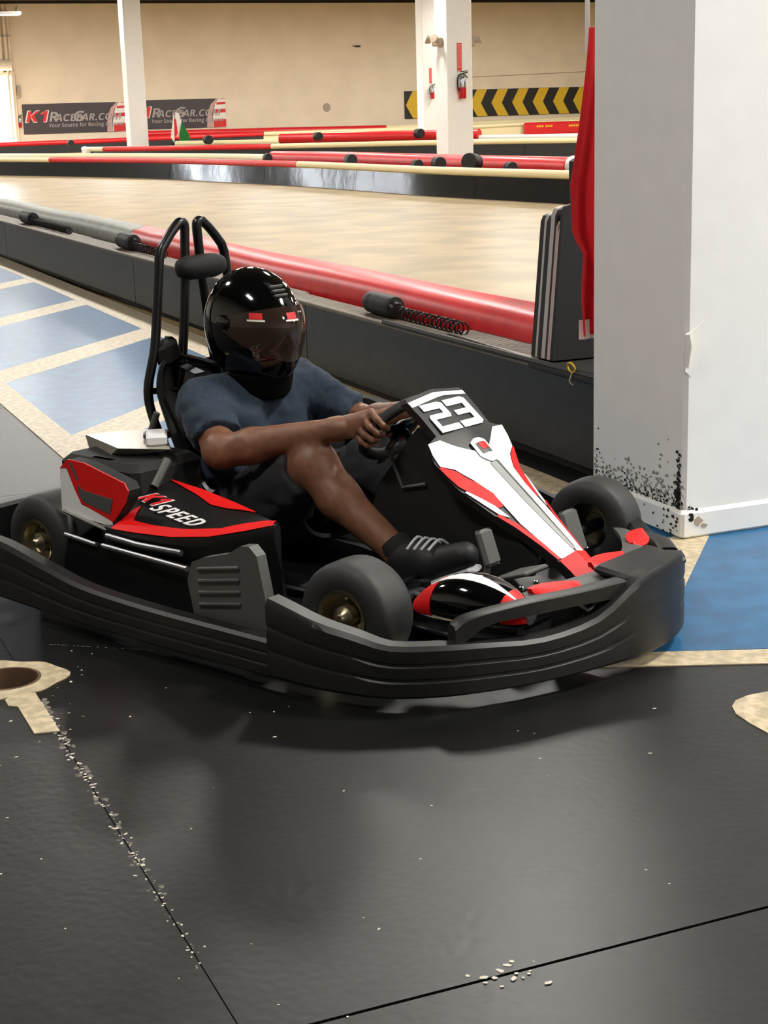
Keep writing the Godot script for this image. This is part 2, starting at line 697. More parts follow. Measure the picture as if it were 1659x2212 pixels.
	mat("sock", Color(0.07, 0.07, 0.075), 0.9)
	mat("shoe", Color(0.10, 0.10, 0.11), 0.6)
	mat("shoe_white", Color(0.75, 0.76, 0.78), 0.6)
	mat("hair", Color(0.03, 0.025, 0.02), 0.7)
	mat("eye_white", Color(0.85, 0.83, 0.8), 0.3)


# a flat patch on the floor between heights lo and hi; corners in building coordinates
func patch(corners: Array, lo: float, hi: float) -> Mb:
	var mb := Mb.new()
	var poly := PackedVector2Array()
	for c in corners: poly.append(Vector2(c[0], -c[1]))
	mb.prism(poly, hi - lo, Transform3D(bbasis() * Basis(Vector3.RIGHT, Vector3.FORWARD, Vector3.UP), Vector3(0, lo, 0)))
	return mb

const HOLE := Vector2(0.545, -3.70)

func floor_and_paint() -> void:
	var f := structure("floor")
	# sub-base under everything
	var base := Mb.new()
	base.box(bw(19.5, -0.60, -30.5), Vector3(60, 0.2, 84), 0.0, bbasis())
	obj("sub_base", base, M.bare_concrete, f)
	# slabs of dark coated concrete with open joints at the building's grid
	var us := [-7.5, -3.1, 0.585, 2.72, 4.6, 8.0]
	var vs := [9.0, 5.4, 1.7, -1.98, -5.66, -9.34, -13.0, -20.4, -31.4, -48.0, -70.6]
	for i in us.size() - 1:
		for j in vs.size() - 1:
			var u0: float = us[i] + 0.0012
			var u1: float = us[i + 1] - 0.0012
			var v1: float = vs[j] - 0.0025
			var v0: float = vs[j + 1] + 0.0025
			if us[i] >= 2.72 and vs[j + 1] < -6.0: continue
			var mb := Mb.new()
			var here: bool = us[i] < HOLE.x and us[i + 1] > HOLE.x and vs[j + 1] < HOLE.y and vs[j] > HOLE.y
			if here or (us[i] == 0.585 and vs[j] == -1.98):
				# the slab with its share of the round hole cut out
				var poly := PackedVector2Array([Vector2(u0, -v1), Vector2(u1, -v1), Vector2(u1, -v0), Vector2(u0, -v0)])
				var ring := PackedVector2Array()
				for k in 32: ring.append(Vector2(HOLE.x + 0.08 * cos(TAU * k / 32), -HOLE.y + 0.08 * sin(TAU * k / 32)))
				var cut := Geometry2D.clip_polygons(poly, ring)
				mb.prism(cut[0], 0.199, Transform3D(bbasis() * Basis(Vector3.RIGHT, Vector3.FORWARD, Vector3.UP), Vector3(0, -0.199, 0)))
			else:
				mb.box(bw((u0 + u1) / 2, -0.1, (v0 + v1) / 2), Vector3(u1 - u0, 0.198, v1 - v0), 0.001, bbasis())
			obj("concrete_slab", mb, M.dark_floor, f)
	var jf := Mb.new()
	for u in [-3.1, 0.585]:
		if u > 0.5: continue
		jf.box(bw(u, -0.008, -30.8), Vector3(0.006, 0.008, 79.6), 0.0, bbasis())
	obj("joint_filler", jf, M.dirt_black, f)
	# the tan track floor beyond the near barrier
	var tan := Mb.new()
	tan.box(bw(24.3, -0.1, -38.2), Vector3(43.0, 0.2, 65.0), 0.0, bbasis())
	obj("tan_track_floor", tan, M.tan_floor, f)
	var side := Mb.new()
	side.box(bw(26.9, -0.1, 1.67), Vector3(37.7, 0.2, 14.6), 0.0, bbasis())
	obj("side_floor", side, M.dark_floor, f)
	# painted walkway: blue field, cream lines and slanting bands, each a coat of paint of its own thickness
	var field := PackedVector2Array([Vector2(1.28, 70.0), Vector2(1.28, 3.46), Vector2(5.4, 1.72), Vector2(5.4, 4.4), Vector2(2.70, 4.4), Vector2(2.70, 70.0)])
	var blue := Mb.new()
	var edge := Mb.new()
	var flatx := Transform3D(bbasis() * Basis(Vector3.RIGHT, Vector3.FORWARD, Vector3.UP), Vector3.ZERO)
	for k in 50:
		var v0 := 1.5 + 1.4 * k
		for c in 3:
			var u0 := 1.2 + 1.45 * c
			var cell := PackedVector2Array([Vector2(u0, v0), Vector2(u0 + 1.45, v0), Vector2(u0 + 1.45, v0 + 1.4), Vector2(u0, v0 + 1.4)])
			for poly in Geometry2D.intersect_polygons(field, cell): blue.prism(poly, 0.0014, flatx)
		if v0 > 3.0: edge.prism(PackedVector2Array([Vector2(1.21, v0), Vector2(1.34, v0), Vector2(1.34, v0 + 1.4), Vector2(1.21, v0 + 1.4)]), 0.0024, flatx)
	obj("blue_field", blue, M.blue_paint, f)
	obj("edge_line", edge, M.cream_paint, f)
	var bar := Mb.new()
	for k in 47:
		var v0 := 4.7 + 1.4 * k
		bar.prism(PackedVector2Array([Vector2(2.50, v0), Vector2(2.72, v0), Vector2(2.72, v0 + 1.4), Vector2(2.50, v0 + 1.4)]), 0.0022, flatx)
	obj("barrier_line", bar, M.cream_paint, f)
	obj("end_line", patch([[1.21, -3.50], [1.97, -3.165], [5.4, -1.66], [5.4, -1.55], [1.97, -3.055], [1.21, -3.39]], 0.0, 0.0026), M.cream_paint, f)
	for k in range(-2, 30):
		var vc := -6.93 - 1.95 * k
		if k == -1: continue
		var a := 1.30
		var b := 2.52
		var s := -1.14
		if k == -2:
			obj("slanting_band", patch([[2.03, -3.17], [2.78, -4.03], [2.5, -4.03], [1.80, -3.22]], 0.0, 0.0024), M.cream_paint, f)
			continue
		var w := 0.19
		obj("slanting_band", patch([[a, vc + s * (a - 1.75) + w], [a, vc + s * (a - 1.75) - w], [b, vc + s * (b - 1.75) - w], [b, vc + s * (b - 1.75) + w]], 0.0, 0.0016), M.cream_paint, f)
	# painted numeral 1 with the ring round the post hole, and the corner of a large figure at the right
	var ringp := Mb.new()
	var outer := PackedVector2Array()
	var n := 40
	var q := PackedVector3Array()
	var loops := []
	for k in n:
		var a := TAU * k / n
		var ro := 0.135 + 0.010 * sin(a * 3.0 + 1.0) + 0.006 * sin(a * 7.0)
		var c := Vector2(HOLE.x, HOLE.y)
		var di := Vector2(cos(a), sin(a))
		var l := PackedVector3Array()
		for e in [[0.081, 0.0], [ro, 0.0], [ro, 0.0022], [0.081, 0.0022]]:
			l.append(bw(c.x + di.x * e[0], e[1], c.y + di.y * e[0]))
		loops.append(l)
	ringp.loft(loops, true)
	obj("painted_ring", ringp, M.cream_paint, f)
	obj("painted_numeral", patch([[0.535, -3.585], [0.588, -3.575], [0.590, -3.305], [0.536, -3.315], [0.534, -3.50], [0.515, -3.515], [0.515, -3.555]], 0.0, 0.0024), M.cream_paint, f)
	obj("painted_figure", patch([[1.945, -2.55], [1.944, -2.66], [1.95, -2.72], [1.968, -2.76], [1.997, -2.787], [2.04, -2.80], [2.5, -2.80], [2.5, -2.3], [2.1, -2.3]], 0.0, 0.0022), M.cream_paint, f)
	# lining of the hole
	var lining := Mb.new()
	lining.lathe(PackedVector2Array([Vector2(0.0815, 0.003), Vector2(0.0815, -0.48), Vector2(0.074, -0.48), Vector2(0.074, -0.01), Vector2(0.074, 0.003)]), 32, Transform3D(Basis(), bw(HOLE.x, 0, HOLE.y)), true)
	obj("post_hole_sleeve", lining, M.rusty_steel, f)
	# coating worn off along the joint: thin irregular patches of bare grey concrete
	var worn := Mb.new()
	for k in 70:
		var tt := pow(rng.randf(), 1.2)
		worn.prism(blot(rng, rng.randf_range(0.004, 0.012) * (1.0 - 0.6 * tt)), 0.0010, Transform3D(bbasis() * Basis(Vector3.BACK, Vector3.RIGHT, Vector3.UP), bw(0.585 + (0.009 if k % 2 else -0.007) + rng.randfn(0, 0.003), -0.0008, lerpf(-3.52, -2.35, tt))))
	tag(obj("worn_patch", worn, M.bare_concrete, f), "", "", "", "stuff")
	# flakes of paint and concrete along the joint and scattered about
	var tiny := Mb.new()
	tiny.prism(PackedVector2Array([Vector2(-0.5, -0.3), Vector2(0.3, -0.5), Vector2(0.6, 0.1), Vector2(0.1, 0.5), Vector2(-0.4, 0.3)]), 0.12, Transform3D(Basis(Vector3.RIGHT, Vector3.FORWARD, Vector3.UP), Vector3.ZERO))
	var mm := MultiMesh.new()
	mm.transform_format = MultiMesh.TRANSFORM_3D
	mm.mesh = tiny.commit()
	var spots := []
	for k in 170:
		var tt := pow(rng.randf(), 1.3)
		spots.append([0.585 + rng.randfn(0, 0.006), lerpf(-3.50, -2.2, tt), rng.randf_range(0.003, 0.009) * (1.0 - 0.5 * tt)])
	for k in 45:
		spots.append([0.60 + rng.randfn(0, 0.10), -3.6 + rng.randfn(0, 0.14), rng.randf_range(0.002, 0.007)])
	for k in 110:
		spots.append([rng.randf_range(-0.4, 2.2), rng.randf_range(-4.0, -1.9), rng.randf_range(0.002, 0.006)])
	for k in 40:
		var s := rng.randf()
		spots.append([lerpf(0.689, 0.922, s), lerpf(-3.917, -3.741, s), 0.003])
	for k in 16:
		spots.append([1.02 + rng.randfn(0, 0.03), -1.98 + rng.randfn(0, 0.02), rng.randf_range(0.004, 0.010)])
	spots = spots.filter(func(q): return Vector2(q[0], q[1]).distance_to(HOLE) > 0.10)
	mm.instance_count = spots.size()
	for k in spots.size():
		var s: float = spots[k][2]
		mm.set_instance_transform(k, Transform3D(Basis(Vector3.UP, rng.randf() * TAU) * Basis.from_scale(Vector3(s * rng.randf_range(0.6, 1.8), s * 0.6, s)), bw(spots[k][0], 0.0003, spots[k][1])))
	var mi := MultiMeshInstance3D.new()
	mi.name = "paint_flakes"
	mi.multimesh = mm
	mi.material_override = M.chip_white
	tag(mi, "", "", "", "stuff")
	f.add_child(mi)


func wall(called: String, at: Vector3, size: Vector3, m: Material) -> MeshInstance3D:
	var mb := Mb.new()
	mb.box(Vector3.ZERO, size)
	var o := obj(called, mb, m, self)
	o.transform = bxf(at.x, at.y, at.z)
	tag(o, "", "", "", "structure")
	return o

func shell() -> void:
	const TOP := 6.2
	# far wall with the loading door's opening at its left end
	var w := structure("wall_back")
	w.transform = bxf(0, 0, -70.515)
	var mb := Mb.new()
	mb.box(Vector3(29.9, TOP / 2, 0), Vector3(34.2, TOP, 0.3))
	mb.box(Vector3(0.9, TOP / 2, 0), Vector3(17.0, TOP, 0.3))
	mb.box(Vector3(11.1, (TOP + 3.2) / 2, 0), Vector3(3.4, TOP - 3.2, 0.3))
	obj("painted_wall", mb, M.wall_paint, w)
	var ln := Mb.new()
	ln.tube(pts([Vector3(34.0, 2.72, 0.16), Vector3(46.5, 3.0, 0.16)]), 0.018, 6)
	obj("cable_line", ln, M.bracket_grey, w)
	var d := structure("door_1")
	d.transform = bxf(0, 0, -70.3)
	mb = Mb.new()
	mb.box(Vector3(12.87, 1.6, 0.02), Vector3(0.14, 3.2, 0.2), 0.01)
	mb.box(Vector3(9.33, 1.6, 0.02), Vector3(0.14, 3.2, 0.2), 0.01)
	mb.box(Vector3(11.1, 3.27, 0.02), Vector3(3.7, 0.14, 0.2), 0.01)
	obj("door_frame", mb, M.wall_paint, d)
	mb = Mb.new()
	mb.lathe(PackedVector2Array([Vector2(0, 0), Vector2(0.22, 0), Vector2(0.22, 3.5), Vector2(0, 3.5)]), 16, Transform3D(Basis(Vector3.FORWARD, PI / 2).rotated(Vector3.UP, 0), Vector3(9.3, 3.62, 0.25)))
	obj("rolled_shutter", mb, M.wall_paint, d)
	w = structure("wall_left")
	w.transform = bxf(-7.35, 0, -30.8)
	mb = Mb.new()
	mb.box(Vector3(0, TOP / 2, 5.55), Vector3(0.3, TOP, 68.8))
	mb.box(Vector3(0, TOP / 2, -35.8), Vector3(0.3, TOP, 8.1))
	mb.box(Vector3(0, (TOP + 3.3) / 2, -30.3), Vector3(0.3, TOP - 3.3, 3.0))
	mb.box(Vector3(0, 0.55, -30.3), Vector3(0.3, 1.1, 3.0))
	obj("painted_wall", mb, M.shell_paint, w)
	var win := structure("window_1")
	win.transform = bxf(-7.35, 0, -61.6)
	for q in [-1.0, 0.2, 1.36, 2.7]:
		mb = Mb.new()
		mb.box(Vector3(0, 2.2, q), Vector3(0.32, 2.2, 0.10), 0.008)
		obj("window_bar", mb, M.wall_paint, win)
	wall("floor_outside_1", Vector3(-15.0, -0.06, -61.5), Vector3(14.8, 0.1, 24.0), M.shell_paint)
	wall("wall_right", Vector3(45.9, TOP / 2, -30.8), Vector3(0.3, TOP, 79.9), M.wall_paint)
	wall("wall_front", Vector3(19.3, TOP / 2, 9.0), Vector3(53.5, TOP, 0.3), M.shell_paint)
	wall("ceiling", Vector3(19.3, TOP + 0.1, -30.8), Vector3(53.8, 0.2, 80.0), M.ceiling_deck)
	wall("trim_1", Vector3(19.3, 6.15, -70.2), Vector3(53.0, 0.1, 0.34), M.dirt_black)
	for k in 10:
		wall("trim_%d" % (k + 2), Vector3(19.3, 6.1, 4.0 - 7.4 * k), Vector3(53.0, 0.2, 0.16), M.ceiling_deck)
	wall("floor_outside", Vector3(11.1, -0.06, -78.0), Vector3(30.0, 0.1, 14.6), M.shell_paint)


func pillar(called: String, label: String, u: float, v: float) -> Node3D:
	# u, v: the edge nearest the camera's side, between the left and the front face
	var t := thing(called, label, "pillar", bw(u, 0, v), YAW)
	var mb := Mb.new()
	mb.box(Vector3(0.275, 3.1, -0.275), Vector3(0.55, 6.2, 0.55), 0.012)
	obj("shaft", mb, M.pillar_paint, t)
	return t

func pillars() -> void:
	var t := pillar("pillar", "large white concrete pillar with a scuffed base, close by on the right", 2.652, -3.996)
	var mb := Mb.new()
	mb.box(Vector3(0.275, 0.045, -0.275), Vector3(0.574, 0.09, 0.574), 0.010)
	obj("plinth", mb, M.pillar_paint, t)
	# knocked corner: filler patches, flaking and black scuffs with their own outlines
	mb = Mb.new()
	mb.prism(PackedVector2Array([Vector2(-0.002, 0.52), Vector2(0.02, 0.50), Vector2(0.05, 0.56), Vector2(0.045, 0.62), Vector2(0.06, 0.665), Vector2(0.03, 0.645), Vector2(-0.002, 0.63)]), 0.004, Transform3D(Basis(), Vector3(0, 0, -0.0028)))
	mb.prism(PackedVector2Array([Vector2(0.0, 0.535), Vector2(0.012, 0.53), Vector2(0.03, 0.60), Vector2(0.022, 0.632), Vector2(0.0, 0.63)]), 0.004, Transform3D(Basis(Vector3.UP, -PI / 2), Vector3(0.0028, 0, 0)))
	obj("filler_patch", mb, M.filler, t)
	var r2 := RandomNumberGenerator.new()
	r2.seed = 5
	var blots := Mb.new()
	for k in 190:
		var x := r2.randf()
		var edge := 0.06 + 0.05 * absf(x - 0.45) + (0.10 if x > 0.9 else 0.0)
		var y := 0.088 + absf(r2.randfn(0, 0.35)) * edge
		var s := r2.randf_range(0.0012, 0.0045)
		blots.prism(blot(r2, s), 0.0012, Transform3D(Basis(Vector3.UP, -PI / 2), Vector3(-0.0009, y, -x * 0.53)))
	for k in 90:
		var y := 0.09 + absf(r2.randfn(0, 0.07))
		blots.prism(blot(r2, r2.randf_range(0.002, 0.008)), 0.0012, Transform3D(Basis(Vector3.UP, -PI / 2), Vector3(-0.0009, y, -0.018 - absf(r2.randfn(0, 0.010)))))
	for k in 36:
		blots.prism(blot(r2, r2.randf_range(0.002, 0.006)), 0.0012, Transform3D(Basis(Vector3.UP, -PI / 2), Vector3(-0.0129, r2.randf_range(0.01, 0.085), -r2.randf() * (0.10 if k < 18 else 0.5))))
	for k in 14:
		blots.prism(blot(r2, r2.randf_range(0.003, 0.008)), 0.0012, Transform3D(Basis(), Vector3(0.012 + absf(r2.randfn(0, 0.012)), r2.randf_range(0.05, 0.1), 0.0118 if k % 2 else 0.0002)))
	var bo := obj("scuff_marks", blots, M.dirt_black, t)
	tag(bo, "", "", "", "stuff")
	blots = Mb.new()
	for k in 220:
		var x := r2.randf()
		blots.prism(blot(r2, r2.randf_range(0.002, 0.0065)), 0.0012, Transform3D(Basis(Vector3.UP, -PI / 2), Vector3(-0.0007, 0.09 + absf(r2.randfn(0, 0.05)) * (1.6 - x), -x * 0.53)))
	tag(obj("grey_smudges", blots, M.smudge_grey, t), "", "", "", "stuff")
	mb = Mb.new()
	mb.prism(blot(r2, 0.014), 0.002, Transform3D(Basis(), Vector3(0.050, 0.055, 0.0118)))
	mb.prism(blot(r2, 0.010), 0.002, Transform3D(Basis(), Vector3(0.068, 0.040, 0.0118)))
	obj("chip_mark", mb, M.bracket_grey, t)
	pillar("pillar", "white pillar with an emergency light and the larger fire extinguisher, behind the curved barrier", 13.658, -28.976)
	pillar("pillar", "brightly lit white pillar just behind the pillar with the emergency light", 23.568, -51.931)
	pillar("pillar", "bright white pillar standing in front of the dark wall banners", 12.40, -48.997)

func blot(r: RandomNumberGenerator, s: float) -> PackedVector2Array:
	var out := PackedVector2Array()
	for k in 7:
		var a := TAU * k / 7
		var d := s * r.randf_range(0.45, 1.2)
		out.append(Vector2(cos(a) * d * 1.3, sin(a) * d))
	return out


# path offset sideways (to the right of its direction seen from above) and raised
func offset_path(path: PackedVector3Array, side: float, y: float) -> PackedVector3Array:
	var out := PackedVector3Array()
	for i in path.size():
		var d := path[mini(i + 1, path.size() - 1)] - path[maxi(i - 1, 0)]
		d.y = 0
		d = d.normalized()
		out.append(path[i] + Vector3(-d.z, 0, d.x) * side + Vector3.UP * y)
	return out

# a wall along a path: from side s0 to s1, from y0 to y1
func strip_wall(mb: Mb, path: PackedVector3Array, s0: float, s1: float, y0: float, y1: float, lean := 0.0) -> void:
	var a := offset_path(path, s0, y0)
	var b := offset_path(path, s1, y0)
	var c := offset_path(path, s1 - lean, y1)
	var d := offset_path(path, s0 - lean, y1)
	var loops := []
	for i in path.size(): loops.append(pts([a[i], b[i], c[i], d[i]]))
	mb.loft(loops)

# the piece of a polyline whose x lies between x0 and x1
func piece(path: PackedVector3Array, x0: float, x1: float) -> PackedVector3Array:
	var out := PackedVector3Array()
	for i in path.size():
		if i > 0:
			for x in [x0, x1]:
				if (path[i - 1].x < x and path[i].x > x):
					out.append(path[i - 1].lerp(path[i], (x - path[i - 1].x) / (path[i].x - path[i - 1].x)))
		if path[i].x > x0 and path[i].x < x1: out.append(path[i])
	# keep order along x
	var arr := Array(out)
	arr.sort_custom(func(a, b): return a.x < b.x)
	return PackedVector3Array(arr)

func rolled(mb: Mb, path: PackedVector3Array, r: float, n := 14) -> void:
	mb.tube(path, r, n)

func barriers() -> void:
	# near barrier, straight; local x runs along it towards the camera's right, local z points to the pit side
	var near := thing("track_barrier", "nearest black belt barrier beside the blue walkway, with grey and red foam pads", "barrier", Vector3(-3.7516, 0, -16.05), rad_to_deg(-atan2(0.91942, 0.39327)))
	var cuts := [-14.0, -9.2, -4.4, 0.4, 5.2, 8.6, 11.55]
	for k in cuts.size() - 1:
		var mb := Mb.new()
		mb.box(Vector3((cuts[k] + cuts[k + 1]) / 2, 0.199, -0.02), Vector3(cuts[k + 1] - cuts[k] - 0.003, 0.33, 0.04), 0.006)
		obj("belt_panel", mb, M.belt_black, near)
	var mb := Mb.new()
	mb.box(Vector3(-1.2, 0.02, -0.06), Vector3(25.4, 0.035, 0.06), 0.0)
	obj("skid_rail", mb, M.black_plain, near)
	mb = Mb.new()
	mb.box(Vector3(-1.2, 0.17, -0.17), Vector3(25.4, 0.34, 0.03), 0.0)
	obj("back_wall", mb, M.black_plain, near)
	for c in [[-14.0, -4.4, 0.20], [-4.4, 3.2, 0.20], [3.2, 8.2, 0.18], [8.2, 10.98, 0.15]]:
		mb = Mb.new()
		mb.box(Vector3((c[0] + c[1]) / 2, 0.358, -c[2] / 2 + 0.002), Vector3(c[1] - c[0] - 0.003, 0.02, c[2]), 0.004)
		obj("top_board", mb, M.board_tan, near)
	mb = Mb.new()
	mb.box(Vector3(11.27, 0.358, -0.22), Vector3(0.58, 0.022, 0.46), 0.005)
	obj("end_board", mb, M.dark_wood, near)
	mb = Mb.new()
	mb.tube(pts([Vector3(9.6, 0.372, 0.0), Vector3(11.5, 0.374, 0.0)]), 0.012, 6)
	obj("edge_strip", mb, M.black_plain, near)
	# pads: long half-rolled foam covers that sag a little, ends closed
	for c in [[-14.0, -4.6, "pad_grey"], [-4.58, 4.28, "pad_grey"], [4.30, 10.68, "pad_red"]]:
		mb = Mb.new()
		var loops := []
		var steps := 16
		for i in steps + 1:
			var x := lerpf(c[0], c[1], float(i) / steps)
			var l := PackedVector3Array()
			for k in 20:
				var a := TAU * k / 20
				var rr := 0.128 * (1.0 + 0.03 * sin(x * 2.1 + k * 0.5))
				if k == 4: rr *= 0.90       # the seam pressed into the foam
				var sq := Vector2(cos(a) * rr, sin(a) * rr * 1.02)
				if a > PI * 1.15 and a < PI * 1.85: sq.y *= 1.25
				l.append(Vector3(x, 0.385 + sq.y - 0.01 * sin(PI * i / steps), -0.335 + sq.x))
			loops.append(l)
		mb.loft(loops)
		obj("foam_pad", mb, M[c[2]], near, 50)
	# diamond-tread plate lying over the corner of the top board
	mb = Mb.new()
	var xf := Transform3D(Basis(Vector3.RIGHT, Vector3.FORWARD, Vector3.UP), Vector3(0, 0.371, 0))
	mb.prism(PackedVector2Array([Vector2(10.12, 0.07), Vector2(10.99, 0.025), Vector2(10.35, 0.62), Vector2(10.05, 0.56)]), 0.004, xf)
	var plate := obj("tread_plate", mb, M.tread_plate, near)
	mb = Mb.new()
	for i in 34:
		for j in 22:
			var x := 10.12 + 0.026 * i
			var y := 0.04 + 0.026 * j
			if Geometry2D.is_point_in_polygon(Vector2(x, y), PackedVector2Array([Vector2(10.14, 0.08), Vector2(10.96, 0.04), Vector2(10.35, 0.60), Vector2(10.08, 0.55)])):
				mb.box(Vector3(x, 0.3755, -y), Vector3(0.018, 0.002, 0.004), 0.0008, Basis(Vector3.UP, PI / 4 if (i + j) % 2 else -PI / 4))
	tag(obj("tread_lug", mb, M.tread_plate, plate), "", "", "", "stuff")

	# curved barrier in the middle: black glossy belt, thin coloured tube along its top, large pads behind
	var mid := curve([Vector3(-13.2, 0, -45.5), Vector3(-10.41, 0, -42.27), Vector3(-6.60, 0, -38.10), Vector3(-4.30, 0, -35.1), Vector3(-2.86, 0, -32.60), Vector3(-1.35, 0, -29.98), Vector3(-0.07, 0, -27.25), Vector3(1.00, 0, -24.9), Vector3(2.67, 0, -21.95), Vector3(3.9, 0, -19.9)], 5)
	var t := thing("track_barrier", "curved glossy black barrier behind the tan floor, cream and red tube on top", "barrier")
	for c in [[-13.3, -8.0], [-8.0, -4.4], [-4.4, -2.1], [-2.1, -0.3], [-0.3, 1.5], [1.5, 4.0]]:
		mb = Mb.new()
		strip_wall(mb, piece(mid, c[0] + 0.002, c[1] - 0.002), -0.03, 0.03, 0.0, 0.335, 0.036)
		obj("belt_panel", mb, M.belt_gloss, t)
	for c in [[-13.3, -7.83, "pad_cream"], [-7.82, -1.42, "pad_red"], [-1.41, 4.0, "pad_cream"]]:
		mb = Mb.new()
		rolled(mb, offset_path(piece(mid, c[0], c[1]), -0.025, 0.385), 0.062, 12)
		obj("top_tube", mb, M[c[2]], t)
	var back := offset_path(mid, -1.15, 0.0)
	for c in [[-13.9, -2.05, "pad_cream", 0.40, 0.10], [-2.04, 2.90, "pad_red", 0.415, 0.155], [2.91, 3.6, "pad_white", 0.44, 0.145]]:
		mb = Mb.new()
		rolled(mb, offset_path(piece(back, c[0], c[1]), 0, c[3]), c[4], 16)
		obj("foam_pad", mb, M[c[2]], t)
	mb = Mb.new()
	strip_wall(mb, piece(back, -13.9, 3.6), -0.03, 0.03, 0.0, 0.33)
	obj("back_wall", mb, M.belt_black, t)
	mb = Mb.new()
	strip_wall(mb, piece(mid, -13.2, 3.6), -1.12, -0.04, 0.22, 0.24)
	obj("bridging_board", mb, M.dark_wood, t)

	# third row
	var r3 := curve([Vector3(-9.05, 0, -51.4), Vector3(-8.72, 0, -50.1), Vector3(-6.96, 0, -48.6), Vector3(-5.46, 0, -47.5), Vector3(-2.82, 0, -46.0), Vector3(2.42, 0, -44.0), Vector3(5.29, 0, -42.0), Vector3(7.4, 0, -40.6)], 4)
	t = thing("track_barrier", "black barrier behind the curved one, ending in a white cap at its left", "barrier")
	for c in [[-9.1, -4.0], [-4.0, 0.5], [0.5, 4.0], [4.0, 7.5]]:
		mb = Mb.new()
		strip_wall(mb, piece(r3, c[0] + 0.004, c[1] - 0.004), -0.03, 0.03, 0.0, 0.36)
		obj("belt_panel", mb, M.belt_black, t)
	for c in [[-9.1, -8.15, "pad_cream"], [-8.14, -2.86, "pad_red"], [-2.85, 7.5, "pad_cream"]]:
		mb = Mb.new()
		rolled(mb, offset_path(piece(r3, c[0], c[1]), 0.0, 0.42), 0.075, 12)
		obj("top_tube", mb, M[c[2]], t)
	mb = Mb.new()
	mb.box(Vector3(-8.78, 0.24, -50.05), Vector3(0.20, 0.48, 0.3), 0.04, Basis(Vector3.UP, 0.6))
	obj("end_cap", mb, M.pad_white, t)
	var r3b := curve([Vector3(-5.9, 0, -49.1), Vector3(-4.87, 0, -48.5), Vector3(-2.67, 0, -47.2), Vector3(1.17, 0, -45.8), Vector3(2.9, 0, -45.0), Vector3(5.6, 0, -43.2), Vector3(7.6, 0, -41.9)], 4)
	for c in [[-5.9, -2.67, "pad_cream", 0.52, 0.085], [-2.66, 2.93, "pad_red", 0.60, 0.15], [2.94, 7.6, "pad_white", 0.50, 0.075]]:
		mb = Mb.new()
		rolled(mb, offset_path(piece(r3b, c[0], c[1]), 0, c[3]), c[4], 14)
		obj("foam_pad", mb, M[c[2]], t)
	mb = Mb.new()
	strip_wall(mb, r3b, -0.03, 0.03, 0.0, 0.45)
	obj("back_wall", mb, M.belt_black, t)

	# fourth row, along the far wall
	t = thing("track_barrier", "farthest barrier, along the beige wall under the banners, red turning to cream", "barrier")
	var r5 := PackedVector3Array()
	for q in [[9.5, 0.5], [11.05, 0.5], [15.2, 0.505], [19.4, 0.55], [22.83, 0.565], [30.3, 0.535], [33.0, 0.55], [38.5, 0.64], [42.0, 0.68]]:
		r5.append(bw(q[0], q[1] - 0.085, -67.365))
	mb = Mb.new()
	var flat := PackedVector3Array()
	for q in r5: flat.append(Vector3(q.x, 0, q.z))
	var cutx: float = bw(22.9, 0, -67.365).x
	strip_wall(mb, piece(flat, -100, cutx), -0.04, 0.04, 0.0, 0.46)
	obj("belt_panel", mb, M.belt_black, t)
	mb = Mb.new()
	strip_wall(mb, piece(flat, cutx, 100), -0.04, 0.04, 0.0, 0.56)
	obj("pale_panel", mb, M.pad_cream, t)
	mb = Mb.new()
	rolled(mb, piece(r5, -100, cutx), 0.10, 12)
	obj("top_tube", mb, M.pad_red, t)
	mb = Mb.new()
	rolled(mb, piece(r5, cutx + 0.01, 100), 0.10, 12)
	obj("top_tube", mb, M.pad_cream, t)
	var r6 := PackedVector3Array()
	for q in [[17.6, 0.75], [18.4, 0.75], [24.1, 0.715], [29.25, 0.66], [31.0, 0.68], [33.7, 0.70], [39.4, 0.78], [42.5, 0.82]]:
		r6.append(bw(q[0], q[1] - 0.14, -68.865))
	cutx = bw(29.3, 0, -68.865).x
	mb = Mb.new()
	rolled(mb, piece(r6, -100, cutx), 0.15, 12)
	obj("foam_pad", mb, M.pad_red, t)
	mb = Mb.new()
	rolled(mb, piece(r6, cutx + 0.01, 100), 0.15, 12)
	obj("foam_pad", mb, M.pad_cream, t)
	mb = Mb.new()
	flat.clear()
	for q in r6: flat.append(Vector3(q.x, 0, q.z))
	strip_wall(mb, flat, -0.05, 0.05, 0.0, 0.55)
	obj("back_wall", mb, M.pad_cream, t)
	# red printed pad at the right end, two short lines of yellow print too small to read
	t = thing("advert_pad", "red foam pad with two small yellow marks below the chevron board", "pad", bw(37.6, 0, -67.08), YAW)
	mb = Mb.new()
	mb.box(Vector3(0, 0.29, 0), Vector3(4.2, 0.58, 0.2), 0.06)
	obj("pad_body", mb, M.pad_red, t)
	mb = Mb.new()
	for k in 6:
		mb.box(Vector3(-1.45 + 0.13 * k + (0.08 if k > 2 else 0.0), 0.40, 0.101), Vector3(0.10, 0.09, 0.004), 0.001)
	for k in 7:
		mb.box(Vector3(0.25 + 0.125 * k, 0.385, 0.101), Vector3(0.10, 0.09, 0.004), 0.001)
	obj("yellow_print", mb, M.yellow, t)


